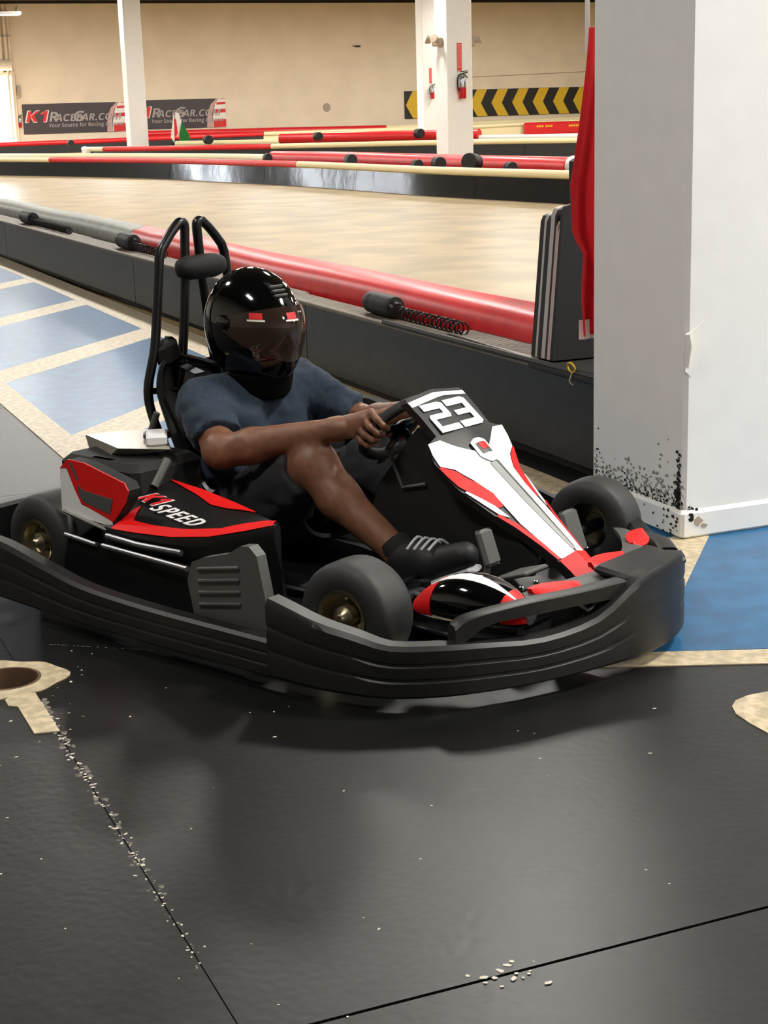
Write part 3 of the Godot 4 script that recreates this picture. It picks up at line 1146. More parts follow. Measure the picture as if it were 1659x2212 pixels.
# ---------------------------------------------------------------- things on the far wall and the pillars
func extinguisher(called: String, label: String, at: Vector3, s: float) -> void:
	var t := thing(called, label, "fire extinguisher", at, YAW)
	var mb := Mb.new()
	mb.lathe(PackedVector2Array([Vector2(0, 0), Vector2(0.062, 0.0), Vector2(0.07, 0.012), Vector2(0.07, 0.20)]), 20, Transform3D(Basis.from_scale(Vector3.ONE * s), Vector3(0.02, 0, 0.08)))
	obj("cylinder_label", mb, M.extinguisher_red, t)
	mb = Mb.new()
	mb.lathe(PackedVector2Array([Vector2(0, 0.2), Vector2(0.0695, 0.2), Vector2(0.0695, 0.33), Vector2(0.05, 0.38), Vector2(0.02, 0.40), Vector2(0.02, 0.44), Vector2(0, 0.44)]), 20, Transform3D(Basis.from_scale(Vector3.ONE * s), Vector3(0.02, 0, 0.08)))
	obj("cylinder", mb, M.chrome, t)
	mb = Mb.new()
	mb.box(Vector3(0.05, 0.45, 0.08 / s) * s, Vector3(0.16, 0.02, 0.03) * s, 0.003, Basis(Vector3.BACK, 0.25))
	mb.box(Vector3(0.06, 0.485, 0.08 / s) * s, Vector3(0.15, 0.014, 0.03) * s, 0.003, Basis(Vector3.BACK, 0.1))
	mb.box(Vector3(0.075, 0.41, 0.08 / s) * s, Vector3(0.13, 0.014, 0.03) * s, 0.003, Basis(Vector3.BACK, -0.6))
	obj("handle", mb, M.dark_steel, t)
	mb = Mb.new()
	mb.tube(curve([Vector3(0.02, 0.43, 0.08 / s) * s, Vector3(-0.06, 0.42, 0.10 / s) * s, Vector3(-0.09, 0.33, 0.10 / s) * s, Vector3(-0.085, 0.20, 0.10 / s) * s, Vector3(-0.06, 0.14, 0.10 / s) * s], 5), 0.014 * s, 8)
	obj("hose", mb, M.black_plain, t)
	mb = Mb.new()
	mb.box(Vector3(0.02, 0.25, 0.02 / s) * s, Vector3(0.05, 0.3, 0.04 / s) * s, 0.004)
	obj("bracket", mb, M.dark_steel, t)

func arrow_sign(label: String, at: Vector3, h: float) -> void:
	var t := thing("extinguisher_sign", label, "sign", at, YAW)
	var w := h * 0.19
	var mb := Mb.new()
	mb.box(Vector3(0, h / 2, 0.004), Vector3(w, h, 0.006), 0.001)
	obj("panel", mb, M.sign_pink, t)
	mb = Mb.new()
	for s in [-1, 1]: mb.box(Vector3(s * w * 0.46, h * 0.5, 0.008), Vector3(w * 0.09, h, 0.003), 0.0005)
	mb.box(Vector3(0, h * 0.985, 0.008), Vector3(w, h * 0.03, 0.003), 0.0005)
	mb.prism(PackedVector2Array([Vector2(-w * 0.42, h * 0.13), Vector2(w * 0.42, h * 0.13), Vector2(0, h * 0.01)]), 0.003, Transform3D(Basis(), Vector3(0, 0, 0.0065)))
	obj("red_print", mb, M.sign_red, t)
	var tx := letters("lettering", "FIRE EXTINGUISHER", w * 0.40, M.sign_red, t, Transform3D(Basis(Vector3.BACK, -PI / 2), Vector3(0, h * 0.55, 0.008)), 0.0, 0.72, true, 0.003)

func wall_things() -> void:
	# two banners side by side
	for k in 2:
		var u0 := 13.168 if k == 0 else 17.69
		var t := thing("banner", ["dark banner with red and silver lettering, left of the bright pillar", "dark banner with silver lettering, partly hidden by the bright pillar and the green flag"][k], "banner", bw(u0, 0.765 + 0.04 * k, -70.355), YAW, "banners on the far wall")
		var W := 4.5
		var H := 1.25
		var mb := Mb.new()
		var grid := []
		for i in 5:
			var row := PackedVector3Array()
			for j in 25:
				row.append(Vector3(W * j / 24.0, H * i / 4.0, 0.022 + 0.008 * sin(j * 0.9) * (1.0 if i < 4 else 0.3)))
			grid.append(row)
		mb.sheet(grid, 0.004)
		obj("vinyl_sheet", mb, M.banner_dark, t)
		var z := 0.034
		# flag field at the right end: cream and red stripes behind a pale swoosh
		var cream := Mb.new()
		cream.prism(PackedVector2Array([Vector2(3.86, 0.0), Vector2(4.5, 0.0), Vector2(4.5, 1.25), Vector2(4.22, 1.25), Vector2(4.02, 1.0), Vector2(3.90, 0.6)]), 0.004, Transform3D(Basis(), Vector3(0, 0, z)))
		obj("pale_print", cream, M.sign_white, t)
		var red := Mb.new()
		for s in [[0.0, 0.36, 3.90], [0.62, 0.80, 3.94], [0.98, 1.10, 4.08], [1.20, 1.25, 4.25]]:
			red.prism(PackedVector2Array([Vector2(s[2], s[0]), Vector2(4.5, s[0] + 0.02), Vector2(4.5, s[1]), Vector2(s[2] + 0.02, s[1] - 0.02)]), 0.003, Transform3D(Basis(), Vector3(0, 0, z + 0.004)))
		obj("red_print", red, M.sign_red, t)
		var sw := Mb.new()
		sw.prism(PackedVector2Array([Vector2(3.60, 0.0), Vector2(3.86, 0.0), Vector2(3.86, 0.55), Vector2(3.97, 0.95), Vector2(4.22, 1.25), Vector2(4.10, 1.25), Vector2(3.82, 1.0), Vector2(3.66, 0.6)]), 0.004, Transform3D(Basis(), Vector3(0, 0, z)))
		obj("swoosh", sw, M.sheet_pink, t)
		var y := 0.72
		letters("lettering", "K1", 0.50, M.sign_white, t, Transform3D(Basis(), Vector3(0.63, y, z + 0.002)), 0.28, 1.42, true, 0.004)
		letters("lettering", "K1", 0.45, M.sign_red, t, Transform3D(Basis(), Vector3(0.63, y, z + 0.006)), 0.28, 1.42, true, 0.004)
		letters("lettering", "R", 0.40, M.banner_silver, t, Transform3D(Basis(), Vector3(1.31, y - 0.03, z + 0.006)), 0.25, 1.25)
		letters("lettering", "ACE", 0.29, M.banner_silver, t, Transform3D(Basis(), Vector3(1.83, y - 0.075, z + 0.006)), 0.25, 1.2)
		letters("lettering", "G", 0.42, M.banner_silver, t, Transform3D(Basis(), Vector3(2.40, y - 0.03, z + 0.006)), 0.25, 1.2)
		letters("lettering", "EAR.COM", 0.29, M.banner_silver, t, Transform3D(Basis(), Vector3(3.28, y - 0.075, z + 0.010)), 0.25, 1.12)
		letters("lettering", "Your Source for Racing Apparel", 0.155, M.banner_silver, t, Transform3D(Basis(), Vector3(2.72, 0.34, z + 0.010)), 0.1, 1.02, true)
	# chevron board
	var t := thing("chevron_board", "black board with yellow chevrons pointing left on the far wall", "sign", bw(30.93, 0.91, -70.355), YAW)
	var mb := Mb.new()
	mb.box(Vector3(5.0, 0.625, 0.03), Vector3(10.0, 1.25, 0.05), 0.01)
	obj("board", mb, M.sign_black, t)
	for k in 9:
		var x := 0.06 + 1.115 * k
		mb = Mb.new()
		mb.prism(PackedVector2Array([Vector2(x, 0.61), Vector2(x + 0.36, 1.245), Vector2(x + 0.90, 1.245), Vector2(x + 0.56, 0.61), Vector2(x + 0.92, 0.005), Vector2(x + 0.36, 0.005)]), 0.004, Transform3D(Basis(), Vector3(0, 0, 0.0545)))
		obj("chevron", mb, M.yellow, t)
	# fire extinguishers and their signs
	extinguisher("fire_extinguisher", "larger fire extinguisher with a chrome top on the pillar behind the curved barrier", bw(13.658 + 0.27, 1.49, -28.972), 1.05)
	arrow_sign("red vertical sign above the larger fire extinguisher", bw(13.658 + 0.27, 2.0, -28.976), 0.53)
	extinguisher("fire_extinguisher", "smaller looking fire extinguisher on the brightly lit pillar farther back", bw(23.568 + 0.28, 1.66, -51.926), 1.0)
	arrow_sign("pale red vertical sign on the brightly lit pillar farther back", bw(23.568 + 0.28, 2.17, -51.931), 0.52)
	extinguisher("fire_extinguisher", "fire extinguisher on the far wall at the left end of the banners", bw(13.0, 1.06, -70.36), 1.05)
	t = thing("wall_box", "small beige box with a short pipe on the far wall above the left banner", "electrical box", bw(13.08, 2.40, -70.36), YAW)
	mb = Mb.new()
	mb.box(Vector3(0, 0.2, 0.06), Vector3(0.16, 0.4, 0.12), 0.01)
	obj("case", mb, M.bracket_grey, t)
	mb = Mb.new()
	mb.tube(pts([Vector3(0.05, 0.02, 0.05), Vector3(0.06, -0.10, 0.05), Vector3(-0.06, -0.14, 0.05)]), 0.02, 6)
	obj("pipe", mb, M.bracket_grey, t)
	# conduits in the corner beside the door
	for k in 3:
		t = thing("wall_conduit", ["thick cream pipe beside the loading door", "middle cream pipe of the three beside the loading door", "thin cream pipe nearest the left banner"][k], "pipe", bw(12.42 + [0.0, 0.24, 0.40][k], 0, -70.30), YAW, "pipes beside the loading door")
		mb = Mb.new()
		var pr: float = [0.085, 0.06, 0.035][k]
		mb.tube(pts([Vector3(0, 3.3 if k == 0 else 0.05, 0.14), Vector3(0, 6.05, 0.14)]), pr, 12)
		obj("pipe", mb, M.wall_paint, t)
		for y in [3.6, 4.8, 5.8]:
			mb = Mb.new()
			mb.box(Vector3(0, y, 0.08), Vector3(pr * 2.6, 0.05, 0.30), 0.004)
			obj("clip", mb, M.bracket_grey, t)
	# emergency light on the middle pillar: box on its left face, a head to each side
	for k in 2:
		t = thing("emergency_light", ["twin-head emergency light on the left face of the middle pillar", "emergency light peeping out on the right side of the middle pillar"][k], "emergency light", bw(13.652, 2.52, -29.25) if k == 0 else bw(14.21, 2.50, -29.2), YAW + (-90 if k == 0 else 90))
		mb = Mb.new()
		mb.box(Vector3(0, 0.05, 0.06), Vector3(0.30, 0.17, 0.11), 0.02)
		obj("case", mb, M.bracket_grey, t)
		for s in [-1, 1]:
			mb = Mb.new()
			mb.lathe(PackedVector2Array([Vector2(0, -0.05), Vector2(0.05, -0.045), Vector2(0.085, 0.03), Vector2(0.085, 0.055), Vector2(0, 0.06)]), 14, Transform3D(Basis(Vector3.RIGHT, 1.2).rotated(Vector3.UP, s * 0.5), Vector3(s * 0.14, 0.09, 0.17)))
			obj("lamp_head", mb, M.bracket_grey, t)
	# marks on the wall
	t = thing("wall_bracket", "small dark bracket high on the beige wall, left of the pillars", "bracket", bw(28.6, 4.20, -70.36), YAW)
	mb = Mb.new()
	mb.box(Vector3(0.05, 0.0, 0.05), Vector3(0.26, 0.07, 0.10), 0.01)
	mb.box(Vector3(-0.12, 0.02, 0.03), Vector3(0.16, 0.03, 0.05), 0.005)
	obj("bracket", mb, M.dark_wood, t)
	t = thing("wall_vent", "small round plate on the beige wall between the banners and the chevron board", "vent", bw(27.05, 1.48, -70.36), YAW)
	mb = Mb.new()
	mb.lathe(PackedVector2Array([Vector2(0, 0), Vector2(0.19, 0), Vector2(0.17, 0.05), Vector2(0, 0.055)]), 20, Transform3D(Basis(Vector3.RIGHT, PI / 2), Vector3(0, 0.05, 0)))
	obj("cover", mb, M.bracket_grey, t)


func spring_damper(label: String, at: Vector3, dir: Vector3, r: float, length: float, coil: float, group: String) -> void:
	var t := thing("spring_buffer", label, "spring buffer", at, 0.0, group)
	dir = dir.normalized()
	var side := dir.cross(Vector3.UP).normalized()
	var b := Basis(side, dir, side.cross(dir))
	var mb := Mb.new()
	mb.lathe(PackedVector2Array([Vector2(0, -length * 0.5 - r * 0.12), Vector2(r * 0.75, -length * 0.5 - r * 0.1), Vector2(r * 0.97, -length * 0.42), Vector2(r, -length * 0.28), Vector2(r * 0.93, -length * 0.24), Vector2(r * 0.93, -length * 0.18), Vector2(r, -length * 0.14), Vector2(r, length * 0.42), Vector2(r * 0.9, length * 0.5), Vector2(0, length * 0.5)]), 24, Transform3D(b, Vector3(0, r, 0)))
	obj("rubber_cap", mb, M.cap_black, t)
	if coil > 0.0:
		mb = Mb.new()
		var path := PackedVector3Array()
		var turns := int(coil / 0.045)
		for i in turns * 14 + 1:
			var a := TAU * i / 14.0
			path.append(dir * (length * 0.5 + coil * i / (turns * 14.0)) + side * cos(a) * 0.027 + Vector3.UP * (0.031 + sin(a) * 0.027))
		mb.tube(path, 0.0042, 6)
		obj("coil_spring", mb, M.spring_steel, t)
		mb = Mb.new()
		mb.lathe(PackedVector2Array([Vector2(0, 0), Vector2(r * 0.8, 0), Vector2(r * 0.6, 0.03), Vector2(0, 0.03)]), 16, Transform3D(b, Vector3(0, r * 0.8, 0) + dir * length * 0.5))
		obj("collar", mb, M.spring_steel, t)

func track_side_things() -> void:
	var A := Vector3(-3.7516, 0, -16.05)
	var d := Vector3(0.39327, 0, 0.91942)
	var n := Vector3(0.91942, 0, -0.39327)
	var on := func(x: float, z: float, y: float) -> Vector3: return A + d * x + n * z + Vector3.UP * y
	spring_damper("black buffer with coil spring in front of the red pad, nearest the tread plate", on.call(9.36, 0.10, 0.369), d, 0.052, 0.30, 0.72, "spring buffers on the near barrier")
	spring_damper("black buffer with coil spring at the far left, by the grey pad", on.call(1.0, 0.12, 0.369), d, 0.06, 0.42, 1.5, "spring buffers on the near barrier")
	spring_damper("black buffer behind the kart's roll bar, where the grey pad meets the red one", on.call(4.62, 0.12, 0.369), d, 0.06, 0.36, 0.8, "spring buffers on the near barrier")
	# rubber caps on the pads of the middle and third rows
	var caps := [[Vector3(-2.05, 0.40, -31.6), 0.085, "leftmost round black buffer on the curved barrier"], [Vector3(-0.40, 0.39, -28.5), 0.10, "round black buffer in front of the red pad, midway along the curved barrier"],
		[Vector3(0.70, 0.36, -26.2), 0.085, "low black buffer on the curved barrier, left of the middle pillar's foot"], [Vector3(1.02, 0.38, -25.6), 0.10, "black buffer half hidden by the middle pillar's left side"],
		[Vector3(1.50, 0.37, -24.75), 0.135, "large round black buffer at the foot of the middle pillar, on its right"], [Vector3(2.0, 0.36, -23.8), 0.085, "low black buffer on the curved barrier, farthest right"]]
	for c in caps:
		spring_damper(c[2], c[0], Vector3(0.3, 0, 0.95) if c[1] < 0.13 else Vector3(-0.42, 0.1, 0.9), c[1], c[1] * 2.2, 0.0, "buffers on the curved barrier")
	for c in [[Vector3(-1.54, 0.54, -46.0), 0.12, "black buffer on the third row's red pad, left of centre"], [Vector3(1.28, 0.54, -45.2), 0.13, "black buffer on the third row beside the bright pillar"], [Vector3(-4.82, 0.50, -47.9), 0.13, "black round buffer just right of the green flag"], [Vector3(-9.6, 0.50, -52.0), 0.10, "small dark buffer on the barrier under the left banner"]]:
		spring_damper(c[2], c[0], Vector3(0.4, 0, 0.9), c[1], c[1] * 2.0, 0.0, "buffers on the third barrier")

	# stack of boards leaning against the pillar's back, edges showing
	var base: Vector3 = on.call(11.06, 0.05, 0.3765)
	var stack := [["black_plain", 0.030, 0.535], ["sheet_grey", 0.016, 0.54], ["dark_wood", 0.030, 0.535], ["sheet_grey", 0.028, 0.565], ["dark_wood", 0.014, 0.56], ["sheet_pink", 0.012, 0.52], ["sheet_grey", 0.011, 0.50], ["black_plain", 0.020, 0.575]]
	var names := ["black board at the far left of the leaning stack", "thin grey-edged board, first pale edge from the left of the leaning stack", "dark board between the two widest pale edges of the leaning stack", "widest pale grey edge in the leaning stack of boards", "thin dark board right of the widest pale edge", "pinkish thin board in the leaning stack", "thin grey board next to the pinkish one in the leaning stack", "black board at the front of the leaning stack, its face to the camera"]
	var depth := 0.165
	for k in stack.size():
		var th: float = stack[k][1]
		var t := thing("leaning_board", names[k], "board", base + bbasis() * Vector3(0.0, 0, -depth + th / 2), YAW, "boards leaning behind the pillar")
		depth -= th + 0.001
		var mb := Mb.new()
		var h: float = stack[k][2]
		var w := 0.36
		var poly := PackedVector2Array([Vector2(0, 0), Vector2(w, 0), Vector2(w, h), Vector2(0.03, h), Vector2(0.008, h - 0.008), Vector2(0, h - 0.03)])
		mb.prism(poly, th, Transform3D(Basis(Vector3(1, 0, 0), Vector3(0.10, 1, -0.02).normalized(), Vector3(0, 0, 1)), Vector3(0, 0, -th / 2)))
		obj("sheet", mb, M[stack[k][0]], t)
	# tall dark cabinet behind the boards
	var t := thing("cabinet", "tall black cabinet edge between the leaning boards and the red flag", "cabinet", on.call(10.80, 0.36, 0.3765), YAW)
	var mb := Mb.new()
	mb.box(Vector3(0.20, 0.36, -0.1), Vector3(0.36, 0.72, 0.2), 0.012)
	obj("body", mb, M.black_plain, t)
	mb = Mb.new()
	mb.box(Vector3(0.20, 0.36, 0.004), Vector3(0.30, 0.66, 0.008), 0.003)
	obj("door", mb, M.dark_wood, t)
	# red flag hanging at the pillar's back corner
	t = thing("hanging_flag", "red cloth flag hanging down the back corner of the large pillar", "flag", bw(2.685, 0, -4.62), YAW)
	mb = Mb.new()
	var grid := []
	for i in 41:
		var f := i / 40.0
		var y := lerpf(1.54, 0.55, f)
		var left := -0.012
		if f < 0.5: left = lerpf(0.014, -0.062, pow(f / 0.5, 1.3))
		elif f < 0.66: left = lerpf(-0.062, -0.055, (f - 0.5) / 0.16)
		elif f < 0.72: left = lerpf(-0.055, -0.020, (f - 0.66) / 0.06)
		else: left = -0.020 + 0.004 * sin(f * 20)
		var row := PackedVector3Array()
		for j in 17:
			var g := j / 16.0
			row.append(Vector3(lerpf(left, 0.16, g), y, -0.03 + 0.020 * sin(g * 16.0 + f * 1.5) * (0.3 + f) - 0.02 * g))
		grid.append(row)
	mb.sheet(grid, 0.003)
	obj("cloth", mb, M.flag_red, t, 60)
	mb = Mb.new()
	grid = []
	for i in 3:
		var row := PackedVector3Array()
		for j in 9: row.append(Vector3(lerpf(-0.014, 0.12, j / 8.0), lerpf(0.60, 0.535, i / 2.0), -0.045 + 0.006 * sin(j * 1.6)))
		grid.append(row)
	mb.sheet(grid, 0.003)
	obj("white_hem", mb, M.flag_white, t)
	mb = Mb.new()
	mb.tube(pts([Vector3(0.012, 1.75, -0.04), Vector3(0.014, 1.46, -0.04)]), 0.008, 6)
	obj("hanging_cord", mb, M.flag_white, t)
	# yellow ring and orange plug on the end board
	t = thing("cable_ring", "small yellow ring with a loose wire by the foot of the large pillar's left side", "ring", on.call(11.31, -0.012, 0.368), rad_to_deg(-atan2(0.91942, 0.39327)))
	mb = Mb.new()
	var ring := PackedVector3Array()
	for k in 20: ring.append(Vector3(0.026 * cos(TAU * k / 20), 0.022 + 0.017 * sin(TAU * k / 20), 0.004 * sin(TAU * k / 20)))
	mb.tube(ring, 0.0042, 6, true)
	obj("ring", mb, M.yellow, t)
	mb = Mb.new()
	mb.tube(curve([Vector3(0.0, 0.006, 0.0), Vector3(0.02, 0.0, 0.012), Vector3(0.035, -0.02, 0.028), Vector3(0.06, -0.03, 0.028)], 4), 0.002, 5)
	obj("wire", mb, M.bracket_grey, t)
	t = thing("orange_plug", "small orange plug lying on the dark board beside the large pillar", "plug", on.call(11.2, 0.24, 0.371), 20)
	mb = Mb.new()
	mb.lathe(PackedVector2Array([Vector2(0, -0.03), Vector2(0.010, -0.028), Vector2(0.012, 0.0), Vector2(0.008, 0.03), Vector2(0, 0.032)]), 12, Transform3D(Basis(Vector3.BACK, PI / 2), Vector3(0, 0.013, 0)))
	obj("body", mb, M.orange, t)
	# flags on a stand in the distance
	t = thing("flag_stand", "green flag and red and white flags on a stand in front of the far banners", "flag", Vector3(-5.90, 0, -49.9), 8)
	mb = Mb.new()
	mb.box(Vector3(0, 0.04, 0), Vector3(0.4, 0.08, 0.3), 0.02)
	mb.box(Vector3(-0.10, 0.30, 0), Vector3(0.30, 0.56, 0.10), 0.02)
	obj("stand", mb, M.black_plain, t)
	for q in [["flag_green", [[0.10, 1.12], [0.14, 1.12], [0.33, 0.72], [0.34, 0.42], [0.0, 0.42], [0.02, 0.80]], 0.05], ["flag_white", [[-0.08, 1.44], [0.02, 1.42], [0.10, 1.16], [0.0, 0.78], [-0.06, 0.70], [-0.10, 1.0]], 0.0], ["flag_red", [[-0.13, 1.25], [-0.07, 1.25], [-0.04, 0.8], [-0.14, 0.8]], 0.03], ["flag_white", [[-0.15, 1.30], [-0.11, 1.38], [-0.16, 0.55], [-0.26, 0.70]], 0.02]]:
		mb = Mb.new()
		var poly := PackedVector2Array()
		for c in q[1]: poly.append(Vector2(c[0], c[1]))
		mb.prism(poly, 0.03, Transform3D(Basis(Vector3.UP, 0.25), Vector3(0, 0, q[2])))
		obj("flag_cloth", mb, M[q[0]], t)

# ---------------------------------------------------------------- the kart; local x = forward, y = up, z = the driver's right
func bumper_loft(mb: Mb, st: Array, thick: float, ribs := true) -> void:
	# stations [x, z, low, high]; the wall's thickness lies on the inside (towards z = 0, x small)
	var loops := []
	for i in st.size():
		var a: Array = st[maxi(i - 1, 0)]
		var b: Array = st[mini(i + 1, st.size() - 1)]
		var d := Vector2(b[0] - a[0], b[1] - a[1]).normalized()
		var inn := Vector2(d.y, -d.x)        # left of travel
		var q: Array = st[i]
		if inn.dot(Vector2(0.6 - q[0], -q[1])) < 0.0: inn = -inn
		var h: float = q[3] - q[2]
		var prof := [[0.008, 0.0], [0.0, 0.06], [0.0, 0.30], [0.003, 0.33], [0.003, 0.37], [0.0, 0.40], [0.0, 0.60], [0.003, 0.63], [0.003, 0.67], [0.0, 0.70], [0.0, 0.92], [0.009, 1.0], [thick - 0.009, 1.0], [thick, 0.92], [thick, 0.0]]
		if not ribs: prof = [[0.008, 0.0], [0.0, 0.08], [0.0, 0.90], [0.009, 1.0], [thick - 0.009, 1.0], [thick, 0.9], [thick, 0.0]]
		var l := PackedVector3Array()
		for e in prof: l.append(Vector3(q[0] + inn.x * e[0], q[2] + h * e[1], q[1] + inn.y * e[0]))
		loops.append(l)
	mb.loft(loops)

func smooth_stations(st: Array, per := 4) -> Array:
	var a := []
	for q in st: a.append(Vector3(q[0], q[2], q[1]))
	var b := []
	for q in st: b.append(Vector3(q[3], 0, 0))
	var ca := curve(a, per)
	var cb := curve(b, per)
	var out := []
	for i in ca.size(): out.append([ca[i].x, ca[i].z, ca[i].y, cb[i].x])
	return out

func mirrored(st: Array) -> Array:
	var out := []
	for q in st: out.append([q[0], -q[1], q[2], q[3]])
	return out

func wheel(k: Node3D, called: String, at: Vector3, r: float, w: float, steer: float, outer: float) -> void:
	var b := Basis(Vector3.UP, steer) * Basis(Vector3.RIGHT, PI / 2)   # lathe axis (local y) along z
	var xf := Transform3D(b, at)
	var mb := Mb.new()
	var h := w / 2
	mb.lathe(PackedVector2Array([Vector2(0.068, -h + 0.006), Vector2(0.085, -h - 0.002), Vector2(r * 0.80, -h), Vector2(r * 0.93, -h + 0.010), Vector2(r * 0.985, -h + 0.022), Vector2(r, -h + 0.042), Vector2(r, h - 0.042), Vector2(r * 0.985, h - 0.022), Vector2(r * 0.93, h - 0.010), Vector2(r * 0.80, h), Vector2(0.085, h + 0.002), Vector2(0.068, h - 0.006)]), 44, xf, true)
	var t := obj(called, mb, M.rubber, k, 40)
	mb = Mb.new()
	mb.lathe(PackedVector2Array([Vector2(0.069, h - 0.008), Vector2(0.069, h - 0.002), Vector2(0.060, h - 0.006), Vector2(0.050, h - 0.035), Vector2(0.030, h - 0.040), Vector2(0.030, h - 0.06), Vector2(0.069, h - 0.05)]) if outer > 0 else PackedVector2Array([Vector2(0.069, -h + 0.008), Vector2(0.069, -h + 0.002), Vector2(0.060, -h + 0.006), Vector2(0.050, -h + 0.035), Vector2(0.030, -h + 0.040), Vector2(0.030, -h + 0.06), Vector2(0.069, -h + 0.05)]), 28, xf, true)
	obj("rim", mb, M.rim_metal, t)
	mb = Mb.new()
	var s := signf(outer)
	mb.lathe(PackedVector2Array([Vector2(0, s * (h - 0.06)), Vector2(0.028, s * (h - 0.06)), Vector2(0.028, s * (h - 0.012)), Vector2(0.016, s * (h - 0.004)), Vector2(0.010, s * (h + 0.006)), Vector2(0, s * (h + 0.006))]), 18, xf)
	for i in 3:
		var a := TAU * i / 3 + 0.5
		mb.lathe(PackedVector2Array([Vector2(0, s * (h - 0.04)), Vector2(0.007, s * (h - 0.04)), Vector2(0.007, s * (h - 0.026)), Vector2(0, s * (h - 0.024))]), 6, xf * Transform3D(Basis(), Vector3(0.042 * cos(a), 0, 0.042 * sin(a))))
	obj("hub", mb, M.rim_metal, t)

# the steering fairing: s runs down its slope from the top edge, r across; off = height above the skin
func fair(s: float, r: float, off := 0.0) -> Vector3:
	var fold := clampf((s - 0.12) / 0.16, 0.0, 1.0)
	var dip := fold * 0.34 * absf(r) + 0.02 * absf(r)
	return Vector3(0.968, 0.57, 0) + Vector3(0.78, -0.62, 0) * s + Vector3(0.62, 0.78, 0) * (off - dip) + Vector3(0, 0, r)

func fair_half(s: float) -> float:
	var ks := [[-0.03, 0.10], [0.0, 0.118], [0.135, 0.110], [0.15, 0.158], [0.20, 0.164], [0.28, 0.137], [0.39, 0.110], [0.50, 0.074], [0.60, 0.057], [0.66, 0.055], [0.735, 0.046]]
	for i in ks.size() - 1:
		if s <= ks[i + 1][0]: return lerpf(ks[i][1], ks[i + 1][1], clampf((s - ks[i][0]) / (ks[i + 1][0] - ks[i][0]), 0, 1))
	return 0.04

# a printed band on the fairing between two edges: rows [s, ra, rb]
func fair_strip(mb: Mb, rows: Array, off: float) -> void:
	var grid := []
	var cols := 5
	for i in rows.size() - 1:
		for k in (4 if i < rows.size() - 2 else 5):
			var f := k / 4.0
			var s: float = lerpf(rows[i][0], rows[i + 1][0], f)
			var ra: float = lerpf(rows[i][1], rows[i + 1][1], f)
			var rb: float = lerpf(rows[i][2], rows[i + 1][2], f)
			var row := PackedVector3Array()
			for c in cols: row.append(fair(s, lerpf(ra, rb, c / (cols - 1.0)), off))
			grid.append(row)
	mb.sheet(grid, 0.0012)

func pod_top(f: float, t: float, off := 0.0) -> Vector3:
	# skin of the right side pod: t = 0 inner edge, 1 outer edge
	var ks := [[0.30, 0.36, 0.315, 0.605, 0.235], [0.37, 0.365, 0.31, 0.622, 0.235], [0.45, 0.37, 0.305, 0.628, 0.240], [0.60, 0.39, 0.292, 0.627, 0.250], [0.72, 0.42, 0.286, 0.602, 0.264], [0.80, 0.45, 0.288, 0.55, 0.280], [0.86, 0.485, 0.291, 0.505, 0.290]]
	var i := 0
	while i < ks.size() - 2 and f > ks[i + 1][0]: i += 1
	var g := clampf((f - ks[i][0]) / (ks[i + 1][0] - ks[i][0]), 0, 1)
	var q := []
	for c in 5: q.append(lerpf(ks[i][c], ks[i + 1][c], g))
	return Vector3(f, lerpf(q[2], q[4], t) + 0.012 * sin(PI * t) + off, lerpf(q[1], q[3], t))

func pod_strip(mb: Mb, rows: Array, off: float, flip := 1.0) -> void:
	var grid := []
	for i in rows.size() - 1:
		for k in (4 if i < rows.size() - 2 else 5):
			var g := k / 4.0
			var row := PackedVector3Array()
			for c in 5:
				var q := pod_top(lerpf(rows[i][0], rows[i + 1][0], g), lerpf(lerpf(rows[i][1], rows[i + 1][1], g), lerpf(rows[i][2], rows[i + 1][2], g), c / 4.0), off)
				row.append(Vector3(q.x, q.y, q.z * flip))
			grid.append(row)
	mb.sheet(grid, 0.0015)

func digit_prism(mb: Mb, strokes: Array, xf: Transform3D) -> void:
	for s in strokes:
		var poly := PackedVector2Array()
		for q in s: poly.append(Vector2(q[0], q[1]))
		mb.prism(poly, 0.0014, xf)

